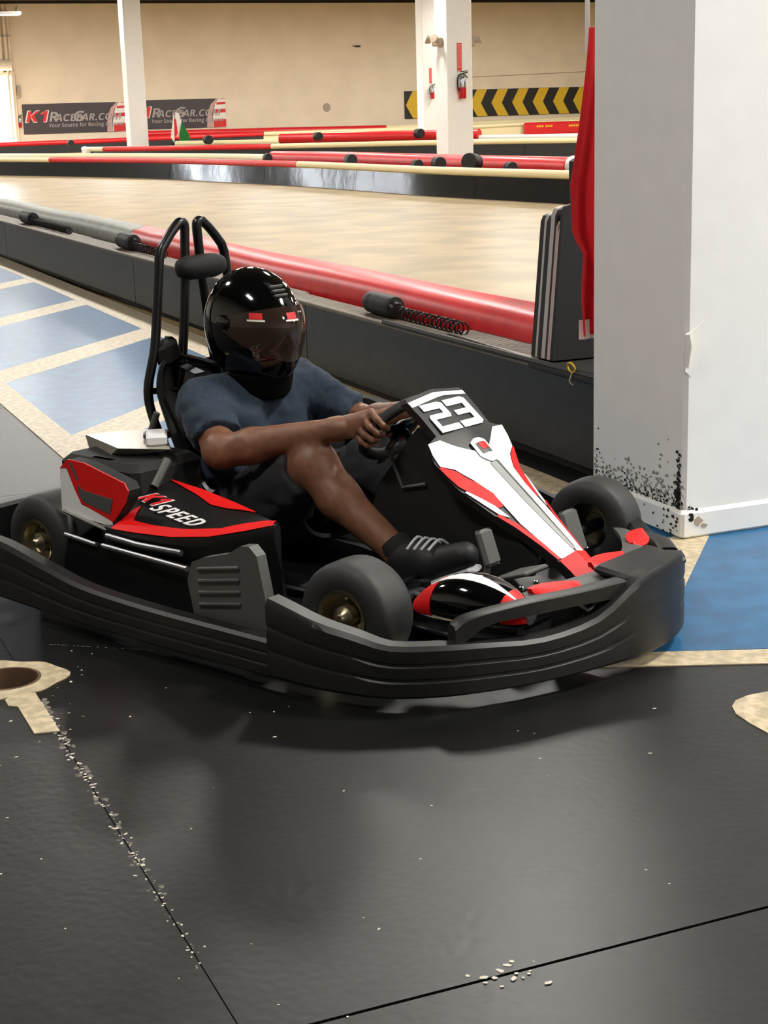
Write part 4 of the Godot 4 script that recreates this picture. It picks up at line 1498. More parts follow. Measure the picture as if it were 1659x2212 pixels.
func kart() -> void:
	var k := thing("go_kart", "black electric racing kart with red and white panels and number 23 on its fairing", "kart", KART_AT, KART_TURN)
	var mb := Mb.new()
	# frame and floor
	mb.box(Vector3(0.72, 0.048, 0), Vector3(1.60, 0.012, 0.70), 0.003)
	mb.box(Vector3(0.52, 0.055, 0), Vector3(1.15, 0.012, 1.30), 0.003)
	obj("floor_tray", mb, M.kart_black, k)
	mb = Mb.new()
	for s in [-1.0, 1.0]:
		mb.tube(curve([Vector3(-0.30, 0.09, 0.30 * s), Vector3(0.2, 0.075, 0.33 * s), Vector3(0.7, 0.07, 0.36 * s), Vector3(1.15, 0.075, 0.30 * s), Vector3(1.45, 0.075, 0.27 * s)], 5), 0.016, 10)
		mb.tube(pts([Vector3(1.16, 0.12, 0.28 * s), Vector3(1.16, 0.13, 0.50 * s)]), 0.018, 10)
		mb.tube(pts([Vector3(1.16, 0.08, 0.28 * s), Vector3(1.16, 0.15, 0.28 * s)]), 0.016, 10)
		mb.tube(pts([Vector3(1.05, 0.12, 0.06 * s), Vector3(1.10, 0.13, 0.45 * s)]), 0.009, 8)
	mb.tube(pts([Vector3(1.42, 0.075, -0.27), Vector3(1.42, 0.075, 0.27)]), 0.016, 10)
	mb.tube(pts([Vector3(0, 0.14, -0.55), Vector3(0, 0.14, 0.55)]), 0.02, 12)
	obj("frame_tube", mb, M.frame_black, k)
	# wheels
	wheel(k, "rear_tyre", Vector3(0, 0.138, 0.52), 0.138, 0.185, 0.0, 1)
	wheel(k, "rear_tyre", Vector3(0, 0.138, -0.52), 0.138, 0.185, 0.0, -1)
	wheel(k, "front_tyre", Vector3(1.16, 0.133, 0.535), 0.133, 0.135, 0.10, 1)
	wheel(k, "front_tyre", Vector3(1.15, 0.133, -0.50), 0.133, 0.12, 0.10, -1)
	# bumpers all round
	var side := smooth_stations([[-0.30, 0.745, 0.04, 0.20], [-0.15, 0.775, 0.04, 0.205], [0.0, 0.80, 0.04, 0.205], [0.12, 0.805, 0.04, 0.198], [0.30, 0.812, 0.038, 0.168], [0.46, 0.815, 0.036, 0.142], [0.70, 0.812, 0.035, 0.130], [1.00, 0.803, 0.034, 0.126], [1.12, 0.80, 0.034, 0.125]])
	mb = Mb.new(); bumper_loft(mb, side, 0.05)
	obj("side_bumper", mb, M.bumper_black, k)
	var front := smooth_stations([[1.12, 0.803, 0.034, 0.226], [1.17, 0.802, 0.034, 0.216], [1.26, 0.797, 0.034, 0.196], [1.36, 0.775, 0.034, 0.178], [1.44, 0.742, 0.034, 0.158], [1.52, 0.672, 0.034, 0.155], [1.585, 0.580, 0.034, 0.150], [1.65, 0.45, 0.034, 0.140], [1.70, 0.30, 0.034, 0.160], [1.730, 0.18, 0.034, 0.225], [1.735, 0.08, 0.034, 0.238], [1.722, -0.01, 0.034, 0.238], [1.695, -0.08, 0.034, 0.232], [1.64, -0.165, 0.034, 0.20], [1.56, -0.26, 0.034, 0.165], [1.47, -0.36, 0.034, 0.150], [1.37, -0.46, 0.034, 0.150], [1.26, -0.555, 0.034, 0.165], [1.12, -0.62, 0.034, 0.18]], 3)
	mb = Mb.new(); bumper_loft(mb, front, 0.055)
	obj("front_bumper", mb, M.bumper_black, k)
	var lside := smooth_stations([[-0.30, -0.70, 0.04, 0.19], [0.0, -0.73, 0.04, 0.19], [0.30, -0.74, 0.038, 0.165], [0.46, -0.74, 0.036, 0.142], [0.70, -0.72, 0.035, 0.130], [0.95, -0.68, 0.034, 0.15], [1.12, -0.62, 0.034, 0.18]])
	mb = Mb.new(); bumper_loft(mb, lside, 0.05)
	obj("side_bumper", mb, M.bumper_black, k)
	var rear := smooth_stations([[-0.29, 0.745, 0.05, 0.195], [-0.36, 0.68, 0.05, 0.185], [-0.40, 0.5, 0.05, 0.175], [-0.41, 0.0, 0.05, 0.175], [-0.40, -0.5, 0.05, 0.175], [-0.36, -0.64, 0.05, 0.185], [-0.29, -0.70, 0.05, 0.19]])
	mb = Mb.new(); bumper_loft(mb, rear, 0.05)
	obj("rear_bumper", mb, M.bumper_black, k)
	mb = Mb.new()
	mb.tube(curve([Vector3(-0.02, 0.13, 0.79), Vector3(0.02, 0.13, 0.825), Vector3(0.07, 0.125, 0.82)], 4), 0.010, 8)
	obj("bumper_stud", mb, M.kart_silver, k)
	# upper lip over the nose opening and the nose block's cap
	for q in [1.0, -1.0]:
		mb = Mb.new()
		var lip := [[1.536, 0.625, 0.12, 0.190], [1.548, 0.602, 0.15, 0.205], [1.575, 0.550, 0.182, 0.214], [1.62, 0.45, 0.186, 0.222], [1.665, 0.32, 0.186, 0.222], [1.705, 0.20, 0.182, 0.226]]
		if q < 0: lip = [[1.40, -0.40, 0.12, 0.165], [1.47, -0.33, 0.15, 0.185], [1.56, -0.23, 0.18, 0.21], [1.65, -0.12, 0.182, 0.224]]
		bumper_loft(mb, smooth_stations(lip, 4), 0.045, false)
		obj("nose_lip", mb, M.bumper_black, k)
	mb = Mb.new()
	mb.box(Vector3(1.655, 0.222, 0.06), Vector3(0.12, 0.022, 0.24), 0.008, Basis(Vector3.BACK, -0.12))
	for s in [-1.0, 1.0]:
		mb.prism(PackedVector2Array([Vector2(1.50, 0.05), Vector2(1.66, 0.05), Vector2(1.66, 0.12), Vector2(1.52, 0.17)]), 0.012, Transform3D(Basis(), Vector3(0, 0, 0.04 + s * 0.17)))
	obj("nose_cap", mb, M.kart_black, k)
	# seat
	mb = Mb.new()
	var path := curve([Vector3(0.66, 0.15, 0), Vector3(0.54, 0.105, 0), Vector3(0.38, 0.082, 0), Vector3(0.26, 0.10, 0), Vector3(0.155, 0.20, 0), Vector3(0.095, 0.34, 0), Vector3(0.05, 0.50, 0), Vector3(0.035, 0.585, 0)], 5)
	var grid := []
	for i in path.size():
		var f := float(i) / (path.size() - 1)
		var d := (path[mini(i + 1, path.size() - 1)] - path[maxi(i - 1, 0)]).normalized()
		var nn := Vector3(d.y, -d.x, 0)
		if f < 0.4: nn = Vector3(0.0, 1, 0)
		if nn.x < -0.2: nn = -nn
		nn = (Vector3(0, 1, 0).lerp(Vector3(0.93, 0.36, 0), smoothstep(0.35, 0.62, f))).normalized()
		var hw := lerpf(0.19, 0.215, smoothstep(0.3, 0.7, f))
		if f > 0.85: hw *= lerpf(1.0, 0.72, (f - 0.85) / 0.15)
		var lip := lerpf(0.07, 0.15, smoothstep(0.1, 0.45, f)) * lerpf(1.0, 0.35, smoothstep(0.6, 1.0, f))
		var row := PackedVector3Array()
		for j in 17:
			var c := j / 8.0 - 1.0
			row.append(path[i] + nn * lip * pow(absf(c), 2.6) + Vector3(0, 0, hw * sin(c * PI / 2 * 0.9) / sin(PI / 2 * 0.9)))
		grid.append(row)
	mb.sheet(grid, 0.012)
	var seat := obj("seat", mb, M.kart_black, k, 50)
	mb = Mb.new()
	for s in [-1.0, 1.0]:
		mb.tube(pts([Vector3(0.10, 0.40, 0.23 * s), Vector3(0.42, 0.07, 0.30 * s)]), 0.010, 8)
		mb.tube(pts([Vector3(0.09, 0.46, 0.21 * s), Vector3(-0.05, 0.10, 0.27 * s)]), 0.010, 8)
	obj("seat_stay", mb, M.kart_grey, k)
	mb = Mb.new()
	mb.box(Vector3(0.27, 0.255, 0.27), Vector3(0.016, 0.13, 0.012), 0.003, Basis(Vector3.BACK, 0.62))
	mb.box(Vector3(0.62, 0.155, 0.44), Vector3(0.020, 0.13, 0.012), 0.003, Basis(Vector3.BACK, 0.75))
	obj("seat_buckle", mb, M.kart_silver, k)
	# roll bars: two narrow hoops with padded posts, a head pad between them
	for s in [1.0, -1.0]:
		mb = Mb.new()
		var bar := curve([Vector3(0.19, 0.10, 0.22 * s), Vector3(0.10, 0.30, 0.175 * s), Vector3(0.055, 0.42, 0.19 * s), Vector3(0.045, 0.52, 0.20 * s), Vector3(0.05, 0.645, 0.168 * s), Vector3(0.05, 0.79, 0.145 * s), Vector3(0.05, 0.90, 0.13 * s)], 5)
		bar.append_array(curve([Vector3(0.05, 0.925, 0.120 * s), Vector3(0.05, 0.965, 0.085 * s), Vector3(0.05, 0.992, 0.055 * s), Vector3(0.05, 1.0, 0.040 * s), Vector3(0.05, 0.995, 0.026 * s), Vector3(0.05, 0.975, 0.024 * s)], 3))
		bar.append_array(curve([Vector3(0.05, 0.84, 0.034 * s), Vector3(0.05, 0.62, 0.06 * s), Vector3(0.05, 0.48, 0.095 * s), Vector3(0.07, 0.36, 0.12 * s)], 4))
		mb.tube(bar, 0.0145, 12)
		obj("roll_bar", mb, M.frame_black, k, 60)
	mb = Mb.new()
	mb.tube(pts([Vector3(0.045, 0.64, 0.165), Vector3(0.06, 0.585, 0.0), Vector3(0.06, 0.55, -0.10), Vector3(0.05, 0.52, -0.20)]), 0.011, 8)
	mb.tube(pts([Vector3(0.045, 0.52, 0.20), Vector3(0.05, 0.50, 0.0), Vector3(0.045, 0.52, -0.20)]), 0.012, 8)
	obj("cross_brace", mb, M.frame_black, k)
	mb = Mb.new()
	mb.box(Vector3(0.055, 0.625, 0.125), Vector3(0.05, 0.085, 0.085), 0.02, Basis(Vector3.RIGHT, 0.3))
	obj("belt_reel", mb, M.foam_black, k)
	mb = Mb.new()
	mb.tube_r(pts([Vector3(0.085, 0.868, -0.088), Vector3(0.085, 0.868, -0.08), Vector3(0.085, 0.868, -0.05), Vector3(0.085, 0.868, 0.05), Vector3(0.085, 0.868, 0.08), Vector3(0.085, 0.868, 0.088)]), PackedFloat32Array([0.012, 0.028, 0.036, 0.036, 0.028, 0.012]), 14)
	obj("head_pad", mb, M.foam_black, k, 60)
	# shoulder belts
	for s in [-1.0, 1.0]:
		mb = Mb.new()
		mb.box(Vector3(0.105, 0.575, 0.085 * s), Vector3(0.09, 0.004, 0.045), 0.001, Basis(Vector3.BACK, -0.25))
		obj("shoulder_belt", mb, M.frame_black, k)
	# side pods
	for s in [1.0, -1.0]:
		mb = Mb.new()
		var loops := []
		for f in [0.30, 0.34, 0.40, 0.48, 0.56, 0.64, 0.70, 0.76, 0.81, 0.86]:
			var l := PackedVector3Array()
			for c in 9:
				var q := pod_top(f, c / 8.0)
				l.append(Vector3(q.x, q.y, q.z * s))
			var o2 := pod_top(f, 1.0)
			var i2 := pod_top(f, 0.0)
			l.append(Vector3(f, o2.y - 0.025, (o2.z + 0.004) * s))
			l.append(Vector3(f, 0.085, (o2.z - 0.035) * s))
			l.append(Vector3(f, 0.085, i2.z * s))
			loops.append(l)
		mb.loft(loops)
		var pod := obj("side_pod", mb, M.kart_black, k, 30)
		mb = Mb.new()
		pod_strip(mb, [[0.352, 0.68, 1.0], [0.362, 0.60, 1.0], [0.376, 0.70, 1.0], [0.40, 0.83, 1.0], [0.50, 0.85, 1.0], [0.64, 0.83, 1.0], [0.72, 0.78, 1.0], [0.80, 0.60, 1.0], [0.855, 0.4, 0.9]], 0.0025, s)
		pod_strip(mb, [[0.315, 0.0, 0.02], [0.36, 0.0, 0.05], [0.48, 0.0, 0.15], [0.56, 0.0, 0.24], [0.62, 0.0, 0.20], [0.70, 0.0, 0.02]], 0.0025, s)
		obj("red_trim", mb, M.kart_red, pod)
		# printed words along the pod
		var a := pod_top(0.50, 0.5, 0.0)
		var du := (pod_top(0.62, 0.56) - pod_top(0.38, 0.42)).normalized()
		var dn := (pod_top(0.50, 1.0) - pod_top(0.50, 0.0)).cross(du).normalized()
		if dn.y < 0: dn = -dn
		var dv := dn.cross(du).normalized()
		if s > 0:
			letters("lettering", "K1", 0.056, M.kart_white, pod, Transform3D(Basis(du, dv, dn), pod_top(0.388, 0.49, 0.010)), 0.5, 1.35, true, 0.001)
			letters("lettering", "K1", 0.049, M.kart_red, pod, Transform3D(Basis(du, dv, dn), pod_top(0.388, 0.49, 0.011)), 0.5, 1.35, true, 0.001)
			letters("lettering", "SPEED", 0.044, M.kart_white, pod, Transform3D(Basis(du, dv, dn), pod_top(0.540, 0.66, 0.011)), 0.5, 1.25, true, 0.001)
	# side rails and the dark panel under the pod
	for s in [1.0, -1.0]:
		mb = Mb.new()
		mb.tube(pts([Vector3(0.36, 0.222, 0.640 * s), Vector3(0.50, 0.222, 0.652 * s), Vector3(0.655, 0.222, 0.640 * s)]), 0.0085, 10)
		mb.tube(pts([Vector3(0.37, 0.202, 0.665 * s), Vector3(0.72, 0.200, 0.68 * s)]), 0.0075, 10)
		mb.tube(pts([Vector3(0.20, 0.205, 0.655 * s), Vector3(0.33, 0.196, 0.655 * s)]), 0.007, 10)
		obj("side_rail", mb, M.tube_metal if s > 0 else M.frame_black, k)
		mb = Mb.new()
		mb.prism(PackedVector2Array([Vector2(0.16, 0.06), Vector2(1.02, 0.06), Vector2(1.0, 0.13), Vector2(0.80, 0.19), Vector2(0.20, 0.195)]), 0.02, Transform3D(Basis(), Vector3(0, 0, 0.63 * s)))
		obj("lower_panel", mb, M.kart_black, k)
	# ribbed grey mud guard ahead of the right pod, and its twin
	for s in [1.0, -1.0]:
		mb = Mb.new()
		var zz := 0.715 if s > 0 else -0.735
		mb.prism(PackedVector2Array([Vector2(0.78, 0.195), Vector2(0.80, 0.245), Vector2(0.84, 0.262), Vector2(0.93, 0.286), Vector2(0.975, 0.312), Vector2(1.005, 0.316), Vector2(1.03, 0.296), Vector2(1.055, 0.18), Vector2(1.05, 0.10), Vector2(0.80, 0.10)]), 0.03, Transform3D(Basis(), Vector3(0, 0, zz - 0.01)))
		if s < 0: continue
		for i in 4: mb.box(Vector3(0.895, 0.155 + 0.030 * i, zz + 0.022 * s), Vector3(0.15, 0.010, 0.010), 0.003, Basis(Vector3.BACK, 0.18))
		obj("mud_guard", mb, M.kart_grey, k)
	# rear side fairings above the rear wheels
	for s in [1.0, -1.0]:
		mb = Mb.new()
		var outline := PackedVector2Array([Vector2(0.12, 0.248), Vector2(0.125, 0.37), Vector2(0.165, 0.400), Vector2(0.235, 0.398), Vector2(0.40, 0.363), Vector2(0.413, 0.345), Vector2(0.40, 0.312), Vector2(0.343, 0.252), Vector2(0.347, 0.224)])
		var z0 := 0.47 if s > 0 else -0.47
		mb.prism(outline, 0.04 * s, Transform3D(Basis(), Vector3(0, 0, z0 + 0.09 * s)))
		var body := obj("rear_fairing", mb, M.foam_black, k)
		if s < 0: continue
		var on := func(poly: Array, off: float, dep: float) -> Mb:
			var m2 := Mb.new()
			var pl := PackedVector2Array()
			for q in poly: pl.append(Vector2(q[0], q[1]))
			m2.prism(pl, dep, Transform3D(Basis(), Vector3(0, 0, 0.60 + off)))
			return m2
		obj("white_print", on.call([[0.121, 0.25], [0.126, 0.370], [0.150, 0.382], [0.185, 0.315], [0.208, 0.280], [0.335, 0.254], [0.34, 0.234]], -0.001, 0.0025), M.kart_white, body)
		obj("red_print", on.call([[0.127, 0.372], [0.165, 0.401], [0.235, 0.399], [0.40, 0.364], [0.414, 0.345], [0.40, 0.312], [0.342, 0.250], [0.325, 0.255], [0.211, 0.284], [0.190, 0.314], [0.160, 0.376]], -0.001, 0.004), M.kart_red, body)
		obj("black_window", on.call([[0.205, 0.335], [0.222, 0.322], [0.350, 0.313], [0.333, 0.270], [0.222, 0.290], [0.205, 0.308]], -0.001, 0.006), M.kart_grey, body)
		obj("dark_slot", on.call([[0.170, 0.392], [0.200, 0.345], [0.207, 0.352], [0.182, 0.394]], -0.001, 0.0055), M.kart_grey, body)
		mb = Mb.new()
		mb.tube(pts([Vector3(0.135, 0.252, 0.604), Vector3(0.345, 0.222, 0.606)]), 0.006, 8)
		obj("chrome_edge", mb, M.chrome, body)
	# battery boxes with a pale cover beside the seat
	for s in [1.0, -1.0]:
		mb = Mb.new()
		mb.box(Vector3(0.14, 0.24, 0.36 * s), Vector3(0.34, 0.27, 0.26), 0.02)
		obj("battery_box", mb, M.foam_black, k)
		mb = Mb.new()
		var top := [[-0.069, 0.354], [0.0, 0.227], [0.03, 0.19], [0.14, 0.22], [0.309, 0.357], [0.172, 0.431]]
		var low := [[-0.075, 0.338], [0.0, 0.24], [0.03, 0.21], [0.14, 0.23], [0.27, 0.355], [0.075, 0.400]]
		var la := PackedVector3Array()
		var lb := PackedVector3Array()
		for q in top: la.append(Vector3(q[0], 0.402, q[1] * s))
		for i in low.size(): lb.append(Vector3(low[i][0], 0.352 if i in [0, 5] else 0.39, low[i][1] * s))
		mb.loft([lb, la])
		var cover := obj("battery_cover", mb, M.cover_beige, k)
		mb = Mb.new()
		mb.box(Vector3(0.205, 0.417, 0.315 * s), Vector3(0.11, 0.03, 0.06), 0.006, Basis(Vector3.UP, -0.72 * s))
		obj("connector", mb, M.kart_white, cover)
		mb = Mb.new()
		mb.box(Vector3(0.155, 0.412, 0.27 * s), Vector3(0.05, 0.02, 0.08), 0.006, Basis(Vector3.UP, -0.72 * s))
		obj("strap", mb, M.kart_black, cover)
		mb = Mb.new()
		mb.tube(pts([Vector3(0.31, 0.375, 0.37 * s), Vector3(0.315, 0.31, 0.43 * s)]), 0.013, 8)
		obj("stay_rod", mb, M.kart_grey, k)
		mb = Mb.new()
		mb.box(Vector3(0.14, 0.36, 0.46 * s), Vector3(0.10, 0.03, 0.03), 0.006)
		obj("cover_latch", mb, M.kart_silver, k)
	# steering column, wheel
	mb = Mb.new()
	mb.tube(pts([Vector3(0.86, 0.46, 0), Vector3(1.16, 0.16, 0)]), 0.012, 10)
	obj("steering_column", mb, M.frame_black, k)
	mb = Mb.new()
	var ax := Vector3(-0.80, 0.60, 0)
	var wu := Vector3(0.60, 0.80, 0)
	var wc := Vector3(0.855, 0.462, 0)
	var ring := PackedVector3Array()
	for i in 36:
		var a := TAU * i / 36
		var sq := 1.0 if sin(a) > -0.5 else 0.93
		ring.append(wc + wu * sin(a) * 0.102 * sq + Vector3(0, 0, cos(a) * 0.140))
	mb.tube(ring, 0.0155, 12, true)
	var sw := obj("steering_wheel", mb, M.foam_black, k, 50)
	mb = Mb.new()
	for a in [0.15, PI - 0.15, -PI / 2]:
		mb.box(wc + (wu * sin(a) + Vector3(0, 0, cos(a))) * 0.07, Vector3(0.13, 0.006, 0.03), 0.002, Basis(wu * sin(a) + Vector3(0, 0, cos(a)), ax, (wu * sin(a) + Vector3(0, 0, cos(a))).cross(ax)))
	mb.box(wc - ax * 0.004, Vector3(0.07, 0.02, 0.07), 0.008, Basis(wu, ax, wu.cross(ax)))
	obj("spoke", mb, M.frame_black, sw)
	# shroud under the fairing that closes the cockpit's front
	mb = Mb.new()
	var shp := PackedVector2Array([Vector2(0.935, 0.45), Vector2(0.97, 0.485), Vector2(1.36, 0.180), Vector2(1.34, 0.14), Vector2(1.13, 0.10), Vector2(0.80, 0.085), Vector2(0.78, 0.20), Vector2(0.83, 0.32), Vector2(0.885, 0.385)])
	for z in [0.055, -0.075]:
		mb.prism(shp, 0.014, Transform3D(Basis(), Vector3(0, 0, z)))
	mb.prism(PackedVector2Array([Vector2(0.94, 0.10), Vector2(1.13, 0.10), Vector2(1.32, 0.135), Vector2(1.30, 0.19), Vector2(1.08, 0.38), Vector2(0.97, 0.40)]), 0.10, Transform3D(Basis(), Vector3(0, 0, -0.05)))
	obj("column_shroud", mb, M.foam_black, k)
	mb = Mb.new()
	mb.tube(pts([Vector3(0.872, 0.415, 0.074), Vector3(0.918, 0.318, 0.074), Vector3(1.00, 0.338, 0.074)]), 0.006, 6)
	obj("shroud_brace", mb, M.kart_grey, k)
	# steering fairing with the number
	mb = Mb.new()
	var loops2 := []
	for s in [-0.012, 0.0, 0.07, 0.136, 0.151, 0.20, 0.24, 0.28, 0.34, 0.39, 0.45, 0.50, 0.55, 0.60, 0.64, 0.68, 0.71, 0.735]:
		var hw := fair_half(s)
		var l := PackedVector3Array()
		for c in 13:
			var r: float = lerpf(hw, -hw, c / 12.0)
			var ds := 0.0
			if s <= 0.0: ds = 0.12 * absf(r)
			l.append(fair(s + ds, r))
		l.append(fair(s, -hw * 0.98, -0.022))
		l.append(fair(s, -hw * 0.5, -0.035))
		l.append(fair(s, hw * 0.5, -0.035))
		l.append(fair(s, hw * 0.98, -0.022))
		loops2.append(l)
	mb.loft(loops2)
	var fairing := obj("front_fairing", mb, M.sign_black, k, 28)
	mb = Mb.new()
	# white edge along the top, white wings and blade, red flashes, grey ridge
	var brow := []
	for i in 3:
		var row := PackedVector3Array()
		for j in 9:
			var r := lerpf(0.116, -0.112, j / 8.0)
			row.append(fair(0.001 + 0.12 * absf(r) + lerpf(0.0, 0.019 if r > 0.0 else 0.014, i / 2.0), r, 0.0022))
		brow.append(row)
	mb.sheet(brow, 0.0012)
	for s in [1.0, -1.0]:
		fair_strip(mb, [[0.150, 0.112 * s, 0.157 * s], [0.180, 0.075 * s, 0.160 * s], [0.212, 0.030 * s, 0.155 * s], [0.235, 0.012 * s, 0.118 * s], [0.28, 0.012 * s, 0.088 * s], [0.34, 0.012 * s, 0.070 * s], [0.45, 0.010 * s, 0.070 * s], [0.53, 0.008 * s, 0.058 * s], [0.585, 0.004 * s, 0.050 * s], [0.605, 0.0, 0.0]], 0.0022)
		fair_strip(mb, [[0.300, 0.105 * s, 0.130 * s], [0.40, 0.084 * s, 0.098 * s], [0.42, 0.080 * s, 0.082 * s]], 0.0022)
	obj("white_print", mb, M.kart_white, fairing)
	mb = Mb.new()
	for s in [1.0, -1.0]:
		fair_strip(mb, [[0.215, 0.152 * s, 0.160 * s], [0.24, 0.118 * s, 0.150 * s], [0.29, 0.086 * s, 0.128 * s], [0.34, 0.070 * s, 0.104 * s], [0.385, 0.072 * s, 0.085 * s]], 0.0026)
		fair_strip(mb, [[0.40, 0.098 * s, 0.107 * s], [0.45, 0.074 * s, 0.089 * s], [0.53, 0.058 * s, 0.068 * s], [0.585, 0.050 * s, 0.058 * s]], 0.0026)
		fair_strip(mb, [[0.588, 0.002 * s, 0.057 * s], [0.63, 0.0, 0.054 * s], [0.66, 0.0, 0.054 * s], [0.733, 0.0, 0.045 * s]], 0.0030)
	obj("red_print", mb, M.kart_red, fairing)
	mb = Mb.new()
	fair_strip(mb, [[0.262, -0.018, 0.018], [0.40, -0.016, 0.016], [0.52, -0.010, 0.010], [0.58, -0.005, 0.005]], 0.0034)
	obj("grey_ridge", mb, M.kart_silver, fairing)
	mb = Mb.new()
	fair_strip(mb, [[0.262, -0.010, -0.002], [0.40, -0.010, -0.002], [0.52, -0.006, -0.001], [0.575, -0.004, -0.001]], 0.0042)
	obj("dark_groove", mb, M.kart_grey, fairing)
	# small raised emblem: white frame with a red heart
	mb = Mb.new()
	fair_strip(mb, [[0.180, -0.012, 0.012], [0.188, -0.030, 0.030], [0.235, -0.030, 0.030], [0.262, -0.012, 0.012]], 0.006)
	obj("emblem_frame", mb, M.kart_white, fairing)
	mb = Mb.new()
	fair_strip(mb, [[0.196, -0.018, 0.018], [0.232, -0.018, 0.018]], 0.0085)
	obj("emblem_dark", mb, M.kart_grey, fairing)
	mb = Mb.new()
	fair_strip(mb, [[0.199, -0.013, 0.013], [0.221, -0.013, 0.013]], 0.0100)
	obj("emblem_red", mb, M.kart_red, fairing)
	# digits 2 and 3, read from the front: x runs from the kart's right (+z) to its left, y up the slope
	var dx := Transform3D(Basis(Vector3(0, 0, -1), Vector3(-0.78, 0.62, 0), Vector3(0.62, 0.78, 0)), fair(0.085, 0.0, 0.0012))
	mb = Mb.new()
	var hh := 0.051
	var two := func(x: float, w: float) -> Array:
		return [[[x, hh], [x + w * 0.85, hh], [x + w, hh - 0.008], [x + w, 0.002], [x + w - 0.006, -0.006], [x + 0.018, -0.006], [x + 0.018, -hh + 0.020], [x + w, -hh + 0.020], [x + w, -hh], [x, -hh], [x, 0.004], [x + 0.008, 0.012], [x + w - 0.023, 0.012], [x + w - 0.023, hh - 0.023], [x, hh - 0.023]]]
	var three := func(x: float, w: float) -> Array:
		return [[[x, hh], [x + w * 0.85, hh], [x + w, hh - 0.008], [x + w, -hh + 0.008], [x + w * 0.85, -hh], [x, -hh], [x, -hh + 0.023], [x + w - 0.023, -hh + 0.023], [x + w - 0.023, -0.008], [x + 0.012, -0.008], [x + 0.012, 0.010], [x + w - 0.023, 0.010], [x + w - 0.023, hh - 0.023], [x, hh - 0.023]]]
	digit_prism(mb, two.call(-0.092, 0.086), dx)
	digit_prism(mb, three.call(0.002, 0.086), dx)
	obj("number", mb, M.kart_white, fairing)
	# front spoiler: a grey deck behind the bumper with red fins
	mb = Mb.new()
	var deck := curve([Vector3(1.47, 0.165, 0.50), Vector3(1.54, 0.186, 0.40), Vector3(1.58, 0.194, 0.26), Vector3(1.60, 0.195, 0.1), Vector3(1.56, 0.195, -0.04), Vector3(1.50, 0.19, -0.14), Vector3(1.42, 0.175, -0.25), Vector3(1.33, 0.155, -0.36)], 4)
	grid = []
	for i in deck.size():
		var row := PackedVector3Array()
		for j in 5: row.append(deck[i] + Vector3(0.065 - 0.023 * j, 0.004 * j + 0.010 * sin(j * 0.8), 0))
		grid.append(row)
	mb.sheet(grid, 0.012)
	var spoiler := obj("front_spoiler", mb, M.kart_grey, k, 40)
	for c in [[Vector3(1.555, 0.214, 0.37), Vector3(1.605, 0.214, 0.25)], [Vector3(1.552, 0.218, 0.118), Vector3(1.548, 0.212, -0.030)], [Vector3(1.515, 0.208, -0.125), Vector3(1.475, 0.216, -0.235)]]:
		var g2 := []
		for i in 7:
			var f := i / 6.0
			var w := 0.034 * pow(sin(PI * (0.06 + 0.88 * f)), 0.7)
			var c0: Vector3 = (c[0] as Vector3).lerp(c[1], f)
			g2.append(pts([c0 + Vector3(w, -0.006, 0), c0 + Vector3(0, 0.006, 0), c0 + Vector3(-w, 0.004, 0)]))
		mb = Mb.new()
		mb.sheet(g2, 0.012)
		obj("red_fin", mb, M.kart_red, spoiler)
	# glossy fender cover ahead of each front wheel
	for s in [1.0]:
		mb = Mb.new()
		loops2 = []
		for i in 13:
			var f := i / 12.0
			var w := 0.072 * pow(sin(PI * (0.04 + 0.92 * f)), 0.6)
			var c0 := Vector3(lerpf(1.325, 1.60, f), lerpf(0.175, 0.175, f) + 0.030 * sin(PI * f), lerpf(0.50, 0.43, f) * s)
			var l := PackedVector3Array()
			for j in 16:
				var a := TAU * j / 16
				l.append(c0 + Vector3(0, sin(a) * w * 0.85, cos(a) * w))
			loops2.append(l)
		mb.loft(loops2)
		if s > 0:
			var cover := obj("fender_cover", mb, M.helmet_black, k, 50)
			for part in [[0, 3, -0.6, 1.9, "kart_red"], [10, 12, -0.6, 1.9, "kart_red"], [2, 11, 1.05, 1.42, "kart_white"]]:  # red ends are paint; the white strip is a lamp glint put into the colour
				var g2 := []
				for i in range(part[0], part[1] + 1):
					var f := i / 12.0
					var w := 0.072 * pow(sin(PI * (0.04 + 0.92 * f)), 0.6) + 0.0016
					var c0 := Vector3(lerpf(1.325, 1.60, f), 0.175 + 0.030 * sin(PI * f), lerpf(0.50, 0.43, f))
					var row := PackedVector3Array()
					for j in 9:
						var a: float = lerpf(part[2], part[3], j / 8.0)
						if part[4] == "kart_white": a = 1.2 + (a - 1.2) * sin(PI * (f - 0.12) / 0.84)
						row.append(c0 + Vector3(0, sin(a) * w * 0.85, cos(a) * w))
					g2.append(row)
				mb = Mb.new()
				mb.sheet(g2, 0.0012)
				obj("flash_and_painted_glint", mb, M[part[4]], cover)
		else:
			obj("fender_cover", mb, M.helmet_black, k, 50)
	# pedals, brake parts, cables and bolts at the front
	mb = Mb.new()
	mb.box(Vector3(1.30, 0.240, 0.20), Vector3(0.02, 0.095, 0.06), 0.008, Basis(Vector3.BACK, 0.35))
	mb.tube(pts([Vector3(1.28, 0.08, 0.20), Vector3(1.30, 0.20, 0.20)]), 0.009, 8)
	obj("pedal", mb, M.kart_grey, k)
	mb = Mb.new()
	mb.box(Vector3(1.30, 0.20, -0.17), Vector3(0.02, 0.12, 0.075), 0.008, Basis(Vector3.BACK, 0.35))
	mb.tube(pts([Vector3(1.28, 0.08, -0.17), Vector3(1.30, 0.18, -0.17)]), 0.009, 8)
	obj("pedal", mb, M.kart_grey, k)
	mb = Mb.new()
	mb.box(Vector3(1.40, 0.19, 0.19), Vector3(0.09, 0.012, 0.10), 0.004, Basis(Vector3.BACK, 0.3))
	mb.box(Vector3(1.33, 0.17, 0.28), Vector3(0.05, 0.03, 0.05), 0.006)
